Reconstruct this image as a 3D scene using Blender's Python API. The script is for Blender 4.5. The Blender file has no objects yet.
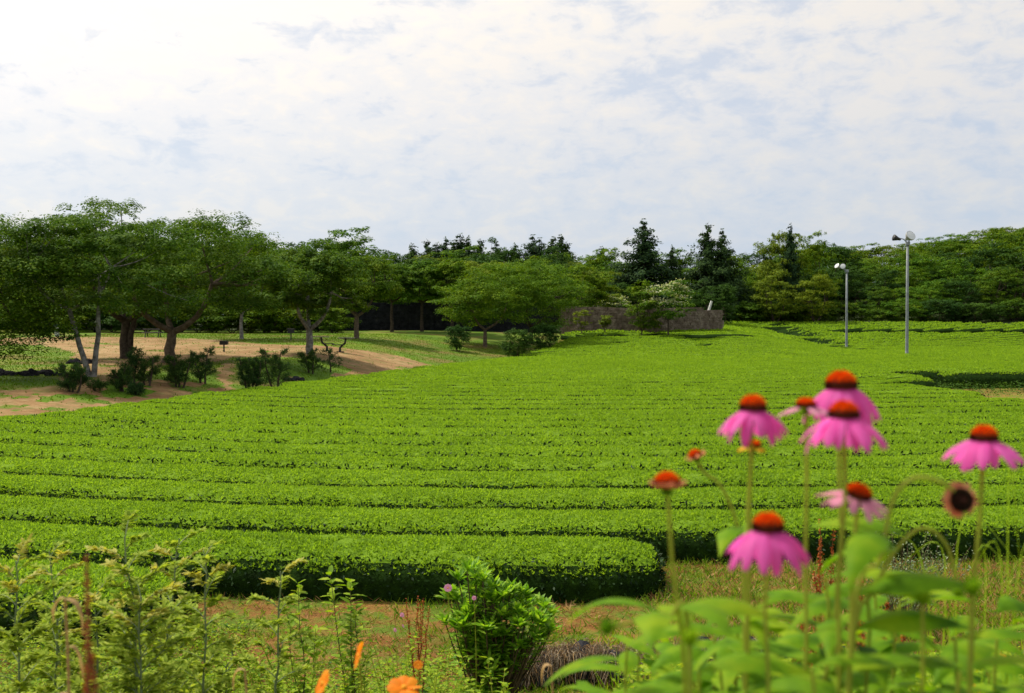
import bpy, math, random
import numpy as np
from mathutils import Vector, Matrix, noise as mnoise

rng = np.random.default_rng(7)
random.seed(7)
SC = bpy.context.scene
COL = SC.collection
F = 1098.0
CAM = np.array([0.0, 0.0, 3.0])
PITCH = math.atan((346.5 - 326.0) / F)
R = math.radians

# ------------------------------------------------------------------ helpers
def tag(o, label=None, cat=None, group=None, kind=None):
    if label: o['label'] = label
    if cat: o['category'] = cat
    if group: o['group'] = group
    if kind: o['kind'] = kind
    return o

def empty(name, loc, label=None, cat=None, group=None, rz=0.0):
    o = bpy.data.objects.new(name, None)
    o.empty_display_size = 0.2
    COL.objects.link(o)
    o.location = Vector([float(v) for v in loc]); o.rotation_euler = (0, 0, rz)
    return tag(o, label, cat, group)

class G:
    """collects faces, then links them as one mesh object"""
    def __init__(s): s.v = []; s.f = []; s.n = 0
    def add(s, verts, faces, m=0, smooth=False):
        verts = np.asarray(verts, float).reshape(-1, 3); faces = np.asarray(faces, np.int64)
        if len(faces) == 0: return
        s.v.append(verts); s.f.append((faces + s.n, m, smooth)); s.n += len(verts)
    def mesh(s, name, mats):
        me = bpy.data.meshes.new(name)
        V = np.concatenate(s.v)
        me.vertices.add(len(V)); me.vertices.foreach_set('co', V.astype(np.float32).ravel())
        li = np.concatenate([f.ravel() for f, m, sm in s.f])
        cnt = np.concatenate([np.full(len(f), f.shape[1]) for f, m, sm in s.f])
        mi = np.concatenate([np.full(len(f), m) for f, m, sm in s.f])
        sh = np.concatenate([np.full(len(f), sm) for f, m, sm in s.f])
        st = np.concatenate([[0], np.cumsum(cnt)[:-1]])
        me.loops.add(len(li)); me.loops.foreach_set('vertex_index', li.astype(np.int32))
        me.polygons.add(len(cnt)); me.polygons.foreach_set('loop_start', st.astype(np.int32))
        me.polygons.foreach_set('material_index', mi.astype(np.int32))
        me.polygons.foreach_set('use_smooth', sh.astype(bool))
        for m in mats: me.materials.append(m)
        me.update(calc_edges=True); me.validate()
        return me
    def build(s, name, mats, parent=None, loc=None):
        if not isinstance(mats, (list, tuple)): mats = [mats]
        o = bpy.data.objects.new(name, s.mesh(name, mats)); COL.objects.link(o)
        if parent: o.parent = parent
        if loc is not None: o.location = Vector([float(v) for v in loc])
        return o

def nrm(a): return a / (np.linalg.norm(a, axis=-1, keepdims=True) + 1e-9)

def tube(g, pts, rad, n=7, m=0, cap=True):
    P = np.asarray(pts, float); k = len(P); rad = np.broadcast_to(rad, (k,))
    T = nrm(np.gradient(P, axis=0)); up = np.array([0.31, 0.87, 0.2])
    if abs(T[0] @ up) > .9: up = np.array([1., 0, 0])
    u = nrm(up - T[0] * (up @ T[0])); V = []
    a = np.linspace(0, 2 * math.pi, n, endpoint=False)
    for i in range(k):
        u = nrm(u - T[i] * (u @ T[i])); w = np.cross(T[i], u)
        V.append(P[i] + rad[i] * (np.outer(np.cos(a), u) + np.outer(np.sin(a), w)))
    V = np.concatenate(V)
    fs = []
    for i in range(k - 1):
        for j in range(n):
            fs.append((i * n + j, i * n + (j + 1) % n, (i + 1) * n + (j + 1) % n, (i + 1) * n + j))
    g.add(V, fs, m, True)
    if cap:
        g.add(V[-n:], [list(range(n))], m, True)

def curve(p0, p1, bend=(0, 0, 0), k=7, wob=0.0):
    t = np.linspace(0, 1, k)[:, None]; p0 = np.asarray(p0, float); p1 = np.asarray(p1, float)
    P = p0 + (p1 - p0) * t + np.asarray(bend, float) * (4 * t * (1 - t))
    if wob: P[1:-1] += rng.normal(0, wob, (k - 2, 3))
    return P

def diamonds(g, P, D, N, L, W, m=0, mid=.45):
    """flat diamond leaves: base, side, tip, side"""
    P = np.asarray(P, float); D = nrm(D); S = nrm(np.cross(D, N)); L = np.broadcast_to(L, len(P))[:, None]; W = np.broadcast_to(W, len(P))[:, None]
    a = P; b = P + D * L * mid + S * W * .5; c = P + D * L; d = P + D * L * mid - S * W * .5
    V = np.stack([a, b, c, d], 1).reshape(-1, 3)
    g.add(V, np.arange(len(P) * 4).reshape(-1, 4), m)

def leaves6(g, P, D, N, L, W, m=0, fold=.25, droop=.12, a1=.3, a2=.7, w2=.8):
    """pointed leaves folded along the midrib (two quads each, four with a bend)"""
    P = np.asarray(P, float); D = nrm(D); S = nrm(np.cross(D, N)); U = nrm(np.cross(S, D)); n = len(P)
    L = np.broadcast_to(L, n)[:, None]; W = np.broadcast_to(W, n)[:, None] * .5
    def pt(t, w, s): return P + D * L * t + S * W * w * s + U * (W * abs(s) * w * fold - droop * L * t * t)
    V = np.stack([pt(0, 0, 0), pt(a1, 1, 1), pt(a2, w2, 1), pt(1, 0, 0), pt(a2, w2, -1), pt(a1, 1, -1), pt(a1, 0, 0), pt(a2, 0, 0)], 1).reshape(-1, 3)
    b = (np.arange(n) * 8)[:, None]
    g.add(V, np.concatenate([b + np.array([[6, 1, 2, 7]]), b + np.array([[6, 7, 4, 5]])]), m, True)
    g.add(V, np.concatenate([b + np.array([[0, 1, 6]]), b + np.array([[0, 6, 5]]), b + np.array([[7, 2, 3]]), b + np.array([[7, 3, 4]])]), m, True)

def ribbon(g, pts, S, wid, m=0, fold=0.0, cols=3):
    """a strip along pts, S = side vectors, wid = half widths"""
    P = np.asarray(pts, float); k = len(P); T = nrm(np.gradient(P, axis=0)); S = np.broadcast_to(S, P.shape)
    S = nrm(S - T * np.sum(S * T, 1)[:, None]); U = np.cross(S, T); wid = np.broadcast_to(wid, (k,))[:, None]
    V = []
    for c in np.linspace(-1, 1, cols): V.append(P + S * wid * c + U * wid * abs(c) * fold)
    V = np.stack(V, 1).reshape(-1, 3); fs = []
    for i in range(k - 1):
        for j in range(cols - 1):
            fs.append((i * cols + j, i * cols + j + 1, (i + 1) * cols + j + 1, (i + 1) * cols + j))
    g.add(V, fs, m, True)

def sm(x, a, b):
    t = np.clip((np.asarray(x, float) - a) / (b - a), 0, 1); return t * t * (3 - 2 * t)

def wav(x, y, s=1.0, seed=0.0):
    x = np.asarray(x) / s + seed * 3.1; y = np.asarray(y) / s + seed * 1.7
    return (np.sin(x * 1.3 + 1.7 * np.sin(y * .9)) + np.sin(y * 1.9 + 1.3 * np.sin(x * 1.1 + 2)) + .6 * np.sin(x * 3.1 + y * 2.3 + 1.) + .4 * np.sin(5.3 * x - 4.1 * y)) / 3.0

# ------------------------------------------------------------------ terrain
BY = [-20, 25, 31.5, 36.4, 43, 50.9, 70, 93, 112, 135, 200]
BX = [-21, -19, -14.7, -13.7, -12.2, -9.8, -5.2, .7, 4.0, 7.5, 9]
def bleft(Y): return np.interp(Y, BY, BX)

def ground(X, Y):
    X = np.asarray(X, float); Y = np.asarray(Y, float)
    bank = np.interp(Y, [-30, 1.8, 3, 4.5, 6, 7.5, 8.8, 10], [1.9, 1.9, 1.55, 1.1, .68, .3, .08, 0])
    zr = np.interp(Y, [95, 112, 120, 128, 136, 143, 150, 170, 400], [0, .0, .18, .7, 1.4, 2.1, 2.9, 3.3, 4.5])
    zc = np.interp(Y, [88, 100, 110, 122, 150, 170, 400], [0, .5, 1.2, 2.15, 3.0, 3.4, 4.5]); k = 1 - sm(X, 22, 36); zr = zr * (1 - k) + zc * k
    zl = np.interp(Y, [31, 41, 52, 65, 90, 105, 130, 160, 400], [0, .6, .9, 1.1, 1.85, 2.15, 2.6, 3.0, 5.0])
    w = sm(bleft(Y) - X, 0, np.interp(Y, [60, 95], [6, 17]))
    z = zr * (1 - w) + zl * w * sm(Y, 28, 36)
    slope = np.interp(X, [5, 30, 60, 105, 200], [0.01, .02, .06, .135, .17])
    z = z + slope * np.clip(Y - 148, 0, 85) * sm(Y, 146, 165)
    return z + bank

def project(p):
    p = np.asarray(p, float) - CAM; c, s = math.cos(PITCH), math.sin(PITCH)
    f = p[..., 1] * c - p[..., 2] * s; u = p[..., 1] * s + p[..., 2] * c
    return 512 + F * p[..., 0] / f, 346.5 - F * u / f

def ray(px, py):
    c, s = math.cos(PITCH), math.sin(PITCH); x = (px - 512) / F; u = -(py - 346.5) / F
    return np.array([x, c + u * s, -s + u * c])

def at(px, py, Y):
    r = ray(px, py); return CAM + r * (Y / r[1])

def onground(px, py):
    r = ray(px, py); t = np.arange(3, 260, .1); P = CAM + r * t[:, None]
    b = P[:, 2] <= ground(P[:, 0], P[:, 1])
    p = P[np.argmax(b)] if b.any() else P[-1]
    return np.array([p[0], p[1], ground(p[0], p[1])])

def gp(px, Y):
    X = (px - 512) / F * Y; return np.array([X, Y, float(ground(X, Y))])

# ------------------------------------------------------------------ materials
def nt(name):
    m = bpy.data.materials.new(name); m.use_nodes = True; t = m.node_tree; t.nodes.clear()
    o = t.nodes.new('ShaderNodeOutputMaterial'); return m, t, o

def ramp(t, fac, cols):
    r = t.nodes.new('ShaderNodeValToRGB'); e = r.color_ramp.elements
    while len(e) < len(cols): e.new(.5)
    for i, (p, c) in enumerate(cols): e[i].position = p; e[i].color = (*c, 1)
    t.links.new(fac, r.inputs[0]); return r.outputs[0]

def noise(t, scale, detail=4, rough=.6, coord='Object', vec=None):
    if vec is None:
        if coord == 'World': vec = t.nodes.new('ShaderNodeNewGeometry').outputs['Position']
        else: vec = t.nodes.new('ShaderNodeTexCoord').outputs[coord]
    n = t.nodes.new('ShaderNodeTexNoise'); n.inputs['Scale'].default_value = scale; n.inputs['Detail'].default_value = detail
    n.inputs['Roughness'].default_value = rough; t.links.new(vec, n.inputs['Vector']); return n

def mixc(t, fac, a, b, blend='MIX'):
    n = t.nodes.new('ShaderNodeMix'); n.data_type = 'RGBA'; n.blend_type = blend
    for s, v in ((n.inputs[0], fac), (n.inputs[6], a), (n.inputs[7], b)):
        if isinstance(v, (int, float)): s.default_value = v
        elif isinstance(v, tuple): s.default_value = (*v, 1)
        else: t.links.new(v, s)
    return n.outputs[2]

def math_(t, op, a, b=0.0):
    n = t.nodes.new('ShaderNodeMath'); n.operation = op
    for s, v in ((n.inputs[0], a), (n.inputs[1], b)):
        if isinstance(v, (int, float)): s.default_value = v
        else: t.links.new(v, s)
    return n.outputs[0]

def leafmat(name, cols, trans=.35, rough=.5, spec=.3, objvar=.0, scale=None, tint=(1.25, 1.2, .5), patch=None):
    """thin foliage: per-leaf colour, some light passing through"""
    m, t, o = nt(name)
    rpi = t.nodes.new('ShaderNodeNewGeometry').outputs['Random Per Island']
    fac = rpi
    if scale:
        n = noise(t, scale, 3, .6, 'World'); fac = math_(t, 'ADD', math_(t, 'MULTIPLY', rpi, .45), math_(t, 'MULTIPLY', math_(t, 'SUBTRACT', n.outputs[0], .5), 1.7 if name.startswith('leaf_') else .6)); fac = math_(t, 'ADD', fac, .28)
    c = ramp(t, fac, cols)
    if objvar:
        oi = t.nodes.new('ShaderNodeObjectInfo').outputs['Random']
        c = mixc(t, oi, c, mixc(t, 1.0, c, patch or (1.5, 1.25, .8), 'MULTIPLY'))
    p = t.nodes.new('ShaderNodeBsdfPrincipled'); t.links.new(c, p.inputs['Base Color'])
    p.inputs['Roughness'].default_value = rough; p.inputs['Specular IOR Level'].default_value = spec
    tr = t.nodes.new('ShaderNodeBsdfTranslucent'); t.links.new(mixc(t, 1.0, c, tint, 'MULTIPLY'), tr.inputs[0])
    mx = t.nodes.new('ShaderNodeMixShader'); mx.inputs[0].default_value = trans
    t.links.new(p.outputs[0], mx.inputs[1]); t.links.new(tr.outputs[0], mx.inputs[2]); t.links.new(mx.outputs[0], o.inputs[0])
    return m

def solid(name, cols, scale=5, rough=.8, bump=.0, bscale=20, metal=0, coord='Object', detail=5, bdist=.05):
    m, t, o = nt(name)
    n = noise(t, scale, detail, .62, coord); c = ramp(t, n.outputs[0], cols)
    p = t.nodes.new('ShaderNodeBsdfPrincipled'); t.links.new(c, p.inputs['Base Color']); p.inputs['Roughness'].default_value = rough
    p.inputs['Metallic'].default_value = metal; p.inputs['Specular IOR Level'].default_value = .3 if rough < .85 else .03
    if bump:
        nb = noise(t, bscale, 5, .65, coord); b = t.nodes.new('ShaderNodeBump'); b.inputs['Strength'].default_value = bump; b.inputs['Distance'].default_value = bdist
        t.links.new(nb.outputs[0], b.inputs['Height']); t.links.new(b.outputs[0], p.inputs['Normal'])
    t.links.new(p.outputs[0], o.inputs[0]); return m

M = {}
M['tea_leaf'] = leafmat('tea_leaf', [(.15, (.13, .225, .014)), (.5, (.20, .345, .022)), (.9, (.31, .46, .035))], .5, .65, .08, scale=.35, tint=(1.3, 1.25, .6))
M['tea_dark'] = leafmat('tea_dark', [(.0, (.006, .018, .005)), (.6, (.012, .036, .008)), (1, (.03, .075, .010))], .12, .6, .12)  # older leaf green, lowered further so the front faces read as shaded
M['tea_bulk'] = solid('tea_bulk', [(.3, (.006, .014, .003)), (.55, (.014, .035, .004)), (.75, (.028, .065, .006))], 9, .9, .8, 30, coord='World')  # dark copy of the hedge bulk: shade painted on flanks and creases
M['tea_bulk_far'] = solid('tea_bulk_far', [(.3, (.05, .11, .005)), (.5, (.12, .21, .014)), (.75, (.17, .28, .02))], 4, .9, .8, 14, coord='World')  # light copy of the hedge bulk for sunlit tops, near and far rows
M['leaf_a'] = leafmat('leaf_cherry', [(0, (.018, .055, .007)), (.5, (.056, .13, .009)), (1, (.15, .235, .012))], .3, .7, .06, .3, scale=.9)
M['leaf_b'] = leafmat('leaf_broad', [(0, (.02, .07, .006)), (.5, (.065, .16, .009)), (1, (.17, .28, .014))], .3, .7, .06, .8, scale=.6, patch=(1.5, 1.15, .6))
M['leaf_y'] = leafmat('leaf_yellowgreen', [(0, (.05, .10, .012)), (.5, (.10, .17, .018)), (1, (.18, .25, .015))], .3, .7, .06, .5)
M['leaf_d'] = leafmat('leaf_evergreen', [(0, (.012, .04, .008)), (.5, (.026, .075, .012)), (1, (.06, .135, .016))], .2, .7, .06, .6, scale=.6)
M['leaf_con'] = leafmat('leaf_conifer', [(0, (.014, .036, .018)), (.5, (.026, .06, .022)), (1, (.05, .10, .028))], .2, .7, .05, .4)
M['leaf_pine'] = leafmat('leaf_pine', [(0, (.012, .035, .014)), (.5, (.026, .07, .022)), (1, (.06, .12, .03))], .2, .7, .06, .3)
M['white_bract'] = leafmat('white_bract', [(0, (.35, .42, .2)), (1, (.6, .62, .42))], .3)
M['bark'] = solid('bark', [(.3, (.035, .026, .02)), (.7, (.11, .085, .065))], 6, .9, .6, 25)
M['bark_pale'] = solid('bark_pale', [(.35, (.09, .085, .075)), (.5, (.2, .19, .17)), (.75, (.36, .35, .32))], 5, .9, .5, 20)
M['bark_warm'] = solid('bark_warm', [(.3, (.07, .05, .035)), (.7, (.2, .15, .11))], 5, .9, .5, 20)

def ground_mat(name, base, mid, hi, s1=.5, s2=8, extra=None, bump=.5):
    m, t, o = nt(name)
    n1 = noise(t, s1, 5, .65, 'World'); n2 = noise(t, s2, 6, .7, 'World')
    f = math_(t, 'ADD', math_(t, 'MULTIPLY', n1.outputs[0], .6), math_(t, 'MULTIPLY', n2.outputs[0], .4))
    c = ramp(t, f, [(.36, base), (.5, mid), (.64, hi)])
    if extra:
        n3 = noise(t, extra[0], 5, .7, 'World'); k = ramp(t, n3.outputs[0], [(extra[1], (0, 0, 0)), (extra[2], (1, 1, 1))]); c = mixc(t, k, c, extra[3])
    p = t.nodes.new('ShaderNodeBsdfPrincipled'); t.links.new(c, p.inputs['Base Color']); p.inputs['Roughness'].default_value = .95; p.inputs['Specular IOR Level'].default_value = .15
    b = t.nodes.new('ShaderNodeBump'); b.inputs['Strength'].default_value = bump; b.inputs['Distance'].default_value = .06
    t.links.new(n2.outputs[0], b.inputs['Height']); t.links.new(b.outputs[0], p.inputs['Normal'])
    t.links.new(p.outputs[0], o.inputs[0]); return m

M['soil'] = ground_mat('soil', (.14, .062, .016), (.28, .14, .034), (.40, .24, .08), .8, 16, (1.6, .43, .56, (.12, .18, .015)), 1.0)
M['lawn'] = ground_mat('lawn', (.05, .11, .004), (.085, .165, .005), (.15, .20, .008), .12, 3, (.22, .48, .66, (.17, .12, .035)))
M['path'] = ground_mat('path', (.15, .075, .028), (.26, .155, .065), (.37, .26, .13), .3, 3, (.9, .5, .68, (.13, .13, .03)), .8)
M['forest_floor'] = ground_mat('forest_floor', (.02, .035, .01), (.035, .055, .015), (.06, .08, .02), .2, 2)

# ------------------------------------------------------------------ ground sheets
def grid_faces(nx, ny):
    i = np.arange(nx * ny).reshape(ny, nx)
    return np.stack([i[:-1, :-1], i[:-1, 1:], i[1:, 1:], i[1:, :-1]], -1).reshape(-1, 4)

def sheet(name, xs, ys, mat, mask=None, off=0.0, kind='structure', rough=0.0):
    X, Y = np.meshgrid(xs, ys); Z = ground(X, Y) + off
    if rough: Z = Z + rough * wav(X, Y, .7, 2)
    V = np.stack([X, Y, Z], -1).reshape(-1, 3); fs = grid_faces(len(xs), len(ys))
    if mask is not None:
        fs = fs[mask(V[fs].mean(1))]
        used = np.unique(fs); mp = np.zeros(len(V), int); mp[used] = np.arange(len(used)); V = V[used]; fs = mp[fs]
    g = G(); g.add(V, fs, 0, True); o = g.build(name, mat); tag(o, kind=kind); return o

ys = np.concatenate([np.arange(-12, 12, .3), np.arange(12, 40, 1.), np.arange(40, 160, 2.), np.arange(160, 260, 5), [300, 400, 600, 1000, 2000, 4000]])
xs = np.concatenate([[-4000, -2000, -900, -400, -200], np.arange(-120, -20, 5), np.arange(-20, 20, .5), np.arange(20, 130, 5), [160, 220, 400, 900, 2000, 4000]])
sheet('ground', xs, ys, M['soil'])

def inpoly(px, py, poly):
    poly = np.asarray(poly, float); r = np.zeros(len(px), bool); j = len(poly) - 1
    for i in range(len(poly)):
        xi, yi = poly[i]; xj, yj = poly[j]
        c = ((yi > py) != (yj > py)) & (px < (xj - xi) * (py - yi) / (yj - yi + 1e-12) + xi); r ^= c; j = i
    return r

# park outlines, surveyed once on the ground and kept as world points
def survey(pts): return np.array([onground(a, b)[:2] for a, b in pts])
PATHS = [survey([(-90, 341), (60, 337), (180, 338), (270, 345), (330, 347), (400, 357), (445, 369), (430, 377), (345, 388), (330, 376), (352, 372), (330, 362), (290, 358), (235, 358), (215, 362), (160, 366), (150, 372), (122, 382), (205, 382), (200, 398), (-90, 432), (-90, 396), (0, 391), (58, 388), (60, 378), (76, 372), (74, 352), (40, 345), (-90, 349)]),
         survey([(221, 364), (233, 364), (233, 398), (219, 396)]), survey([(262, 376), (300, 370), (306, 384), (266, 388)])]
PATHS[2] = survey([(284, 374), (302, 372), (304, 381), (286, 383)])
def on_path(c):
    x = c[:, 0] + .35 * wav(c[:, 0], c[:, 1], 1.1, 1) + .12 * wav(c[:, 0], c[:, 1], .25, 4); y = c[:, 1] + .8 * wav(c[:, 0], c[:, 1], 1.6, 3)
    r = np.zeros(len(c), bool)
    for p in PATHS: r |= inpoly(x, y, p)
    return r & ~((wav(c[:, 0], c[:, 1], 1.0, 6) > .52) & (c[:, 1] < 56) & (c[:, 0] > -22)) & ~((wav(c[:, 0], c[:, 1], 1.6, 11) > .62))
GREENS = [survey([(25, 372), (55, 372), (60, 384), (20, 388)]), survey([(105, 390), (150, 386), (150, 396), (100, 398)]), survey([(45, 396), (62, 396), (62, 401), (45, 401)])]
def is_green(c):
    r = np.zeros(len(c), bool)
    for p in GREENS: r |= inpoly(c[:, 0] + .3 * wav(c[:, 0], c[:, 1], .6, 1), c[:, 1] + .5 * wav(c[:, 0], c[:, 1], .9, 2), p)
    return r
def park(c): return (c[:, 0] < bleft(c[:, 1]) + .2) & (c[:, 1] > 30) & (c[:, 1] < 118)
fx = np.arange(-62, 6, .22); fy = np.arange(28, 128, .4)
sheet('lawn', fx, fy, M['lawn'], lambda c: (c[:, 0] < bleft(c[:, 1]) + .6) & (~on_path(c) | is_green(c)), .02, rough=.015)
sheet('dirt_path', fx, fy, M['path'], lambda c: (c[:, 0] < bleft(c[:, 1]) + .6) & on_path(c) & ~is_green(c), .02, rough=.015)
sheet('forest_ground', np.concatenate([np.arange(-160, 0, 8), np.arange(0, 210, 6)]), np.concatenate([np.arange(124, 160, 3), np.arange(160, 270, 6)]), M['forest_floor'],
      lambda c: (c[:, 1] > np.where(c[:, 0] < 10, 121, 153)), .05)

# ------------------------------------------------------------------ tea rows
RS = 2.0
def gbend(X):
    X = X - 0.5; Rl = np.where(X < 0, 25.0, 85.0); return Rl * (np.sqrt(1 + (X / Rl) ** 2) - 1)
DIPS = [(-9.6, 29.2, .7), (-10.6, 29.3, .5), (30, 113, 1.6), (33, 116, 2.2), (29, 121, 2.4), (36, 113, 2.), (34, 108, 1.4), (8, 114, 1.6), (10, 106, 1.2), (17, 103, 1.5), (19.5, 72, 1.2), (22, 71, 1), (16, 53.5, .8), (6, 120, 2), (45, 107, 1.5), (-4.6, 22.3, .3), (-6.3, 18.3, .3), (9.6, 33, .5)]
DIPS += [(float(q[0]), float(q[1]), r_) for q, r_ in [(onground(768, 329), 2.2), (onground(780, 333), 2.2), (onground(795, 338), 2.4), (onground(776, 334), 1.6), (onground(790, 336), 2.0), (onground(803, 340), 2.0), (onground(812, 345), 2.2), (onground(826, 348), 2.0), (onground(842, 352), 1.4), (onground(585, 336), 1.2), (onground(700, 343), 1.5), (onground(640, 340), 1.3), (onground(905, 362), .9)]]
def dip(X, Y):
    d = np.zeros(np.shape(X))
    for x, y, r in DIPS: d = np.maximum(d, 1 - sm(np.hypot((X - x) / 1.4, Y - y), r * .4, r))
    return d
def cleared(X, Y):
    e = .9 * wav(X, Y, 1.7, 5) + .35 * wav(X, Y, .6, 2)
    a = (Y > 35.8 + e) & (Y < 52.5 + 1.6 * e) & (X > 17.2 + .9 * e + np.where(Y < 44, (44 - Y) * .08, (Y - 44) * .36))
    b = (Y > 47) & (Y < 53) & (abs(X - (20.6 - (Y - 47) * .25 + e)) < .35)
    return a | b | ((abs(Y - 140) < 1.3) & (X > 42)) | ((abs(Y - 112.5 - .05 * X) < .7) & (X < 24) & (X > 6))
def row_label(k):
    names = ['second', 'third', 'fourth', 'fifth', 'sixth', 'seventh', 'eighth', 'ninth', 'tenth', 'eleventh', 'twelfth', 'thirteenth', 'fourteenth', 'fifteenth']
    if k == -1: return 'short clipped tea hedge row at lower left, nearest of all, behind the feathery weeds'
    if k == 0: return 'clipped bright green tea hedge row with a dark front face and rounded right end'
    if k == 1: return 'tea hedge row running behind the coneflowers, one behind the row with the rounded end'
    if k < 14: return 'clipped bright green tea hedge row, %s from the front of the field' % names[k]
    if k in (14, 15, 16, 17, 18): return 'clipped tea hedge row cut short by the bare soil clearing at the right'
    if k < 30: return 'thin looking clipped tea hedge row in mid field, nearer than both lamp posts'
    if k < 48: return 'distant clipped tea hedge row level with the two lamp posts'
    return 'farthest thin clipped tea hedge rows in front of the wall and wood'
def tea_row(k):
    Yc0 = 12.75 + RS * k
    far = Yc0
    step = .18 if far < 20 else (.3 if far < 40 else (.7 if far < 80 else 1.5))
    X = np.arange(-.5 * Yc0 - 26, .5 * Yc0 + 14, step)
    Y = Yc0 + gbend(X)
    keep = (X > bleft(Y) + .4 + .5 * wav(X, Y, 2)) & (X > -.5 * Y - 5) & (X < .5 * Y + 6) & (Y < 151 + 1.5 * wav(X, Y, 9))
    if k == 0: keep &= X < 1.75
    if k == -1: keep &= X < -3.4
    keep &= ~((abs(X - (18.2 - (Y - 40) * .2)) < 0) )
    keep &= ~cleared(X, Y)
    idx = np.flatnonzero(keep)
    if len(idx) < 4: return
    runs = np.split(idx, np.flatnonzero(np.diff(idx) > 1) + 1)
    prof = np.array([(-.95, 0), (-.97, .38), (-.95, .52), (-.88, .68), (-.74, .84), (-.45, .96), (0, 1.02), (.45, .96), (.74, .84), (.88, .68), (.95, .52), (.97, .38), (.95, 0)])
    if far > 27: prof = np.array([(-.95, 0), (-.97, .36), (-.94, .5), (-.86, .63), (-.72, .76), (-.42, .925), (0, 1.02), (.42, .925), (.72, .76), (.86, .63), (.94, .5), (.97, .36), (.95, 0)])
    g = G(); Hh = (.46 if k != 0 else .47) * (1 + .3 * float(sm(far, 30, 60)))
    tot = 0
    for run in runs:
        if len(run) < 4: continue
        x = X[run]; y = Y[run]; n = len(x)
        dx = np.gradient(x); dy = np.gradient(y); ll = np.hypot(dx, dy); T = np.stack([dx / ll, dy / ll], -1); N = np.stack([-T[:, 1], T[:, 0]], -1)
        hw = .5 * RS * T[:, 0] * .975 * (1 + .02 * wav(x, y, 1.5))
        s = np.concatenate([[0], np.cumsum(np.hypot(np.diff(x), np.diff(y)))]); e = np.minimum(s, s[-1] - s)
        endf = np.sqrt(np.clip(e / .75, 0.02, 1)); hw2 = hw * (.55 + .45 * np.sqrt(np.clip(e / .6, 0, 1))); hh = Hh * (.8 + .2 * endf) * (1 + .03 * wav(x, y, 2.2, 3))
        if 46 < Yc0 < 53: hh = hh * (1 + .45 * sm(x, 15, 19))
        A = prof[:, 0][None, :]; B = prof[:, 1][None, :]
        PX = x[:, None] + N[:, :1] * hw2[:, None] * A; PY = y[:, None] + N[:, 1:] * hw2[:, None] * A
        dp = dip(PX, PY)
        jit = rng.normal(0, .012 if far < 40 else .02, PX.shape)
        PZ = ground(PX, PY) + (hh[:, None] * B + jit * (B > 0)) * (1 - .85 * dp) - .02
        V = np.stack([PX, PY, PZ], -1).reshape(-1, 3); m = len(prof)
        fs = grid_faces(m, n)
        col = np.tile(np.arange(m - 1), n - 1); side = ((col < 4) | (col > 7) if far < 34 else (col < 5) | (col > 6)) | (dp.reshape(-1)[fs].mean(1) > .35)  # faces given the dark bulk, painting shade on flanks, shoulders and dips
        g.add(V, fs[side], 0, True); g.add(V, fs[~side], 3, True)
        g.add(V, [list(range(m))[::-1], list(range((n - 1) * m, n * m))], 0)
        # shoots on top
        L = s[-1]; area = L * RS
        dens, size = (620, .044) if far < 17 else (430, .05) if far < 24 else (280, .058) if far < 34 else (190, .064) if far < 50 else (90, .085) if far < 80 else (34, .12) if far < 115 else (10, .22)
        ns = int(area * dens)
        def samp(ns, vmax=.95, lo=-1):
            si = rng.uniform(0, L, ns); a = rng.uniform(lo, 1, ns) * vmax
            xx = np.interp(si, s, x); yy = np.interp(si, s, y); Nx = np.interp(si, s, N[:, 0]); Ny = np.interp(si, s, N[:, 1]); h2 = np.interp(si, s, hw2); hz = np.interp(si, s, hh)
            px = xx + Nx * h2 * a; py = yy + Ny * h2 * a
            ab = np.abs(a); b = np.interp(ab, [0, .45, .74, .88, .95, 1], [1.02, .96, .84, .68, .52, .4] if far <= 27 else [1.02, .915, .75, .6, .48, .4])
            return px, py, a, b, hz, Nx, Ny
        px, py, a, b, hz, Nx, Ny = samp(ns, .90 if k < 1 else .89 if far < 27 else .76 if far < 40 else .62 if far < 60 else .48 if far < 102 else .42)  # shoots narrow with distance, baring dark shoulders as painted furrow shade
        dp = dip(px, py)
        # bare-ish crease and thinner patches keep the tops from looking like felt
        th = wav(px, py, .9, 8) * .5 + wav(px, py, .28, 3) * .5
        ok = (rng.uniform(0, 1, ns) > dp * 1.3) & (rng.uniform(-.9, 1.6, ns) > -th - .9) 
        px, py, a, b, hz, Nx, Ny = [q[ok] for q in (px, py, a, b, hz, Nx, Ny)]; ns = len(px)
        if ns:
            bump_ = (.018 if far < 40 else .03) * wav(px, py, .5, 1) + .012 * wav(px, py, .17, 6)
            pz = ground(px, py) + hz * b * (1 - .85 * dip(px, py)) + bump_ - .02 + rng.normal(0, .010, ns)
            P = np.stack([px, py, pz], -1)
            tilt = np.clip(np.abs(a) - .7, 0, .3) * 3.0 * np.sign(a)
            for q in range(3):
                az = rng.uniform(0, 2 * math.pi, ns); el = rng.uniform(.25, 1.35, ns)
                D = np.stack([np.cos(az) * np.cos(el) + Nx * tilt * .8, np.sin(az) * np.cos(el) + Ny * tilt * .8, np.sin(el)], -1)
                Nn = np.stack([-np.cos(az) * np.sin(el), -np.sin(az) * np.sin(el), np.cos(el)], -1) + rng.normal(0, .25, (ns, 3))
                diamonds(g, P, D, Nn, size * rng.uniform(.75, 1.35, ns), size * .5 * rng.uniform(.8, 1.2, ns), 1)
            tot += ns
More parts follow.
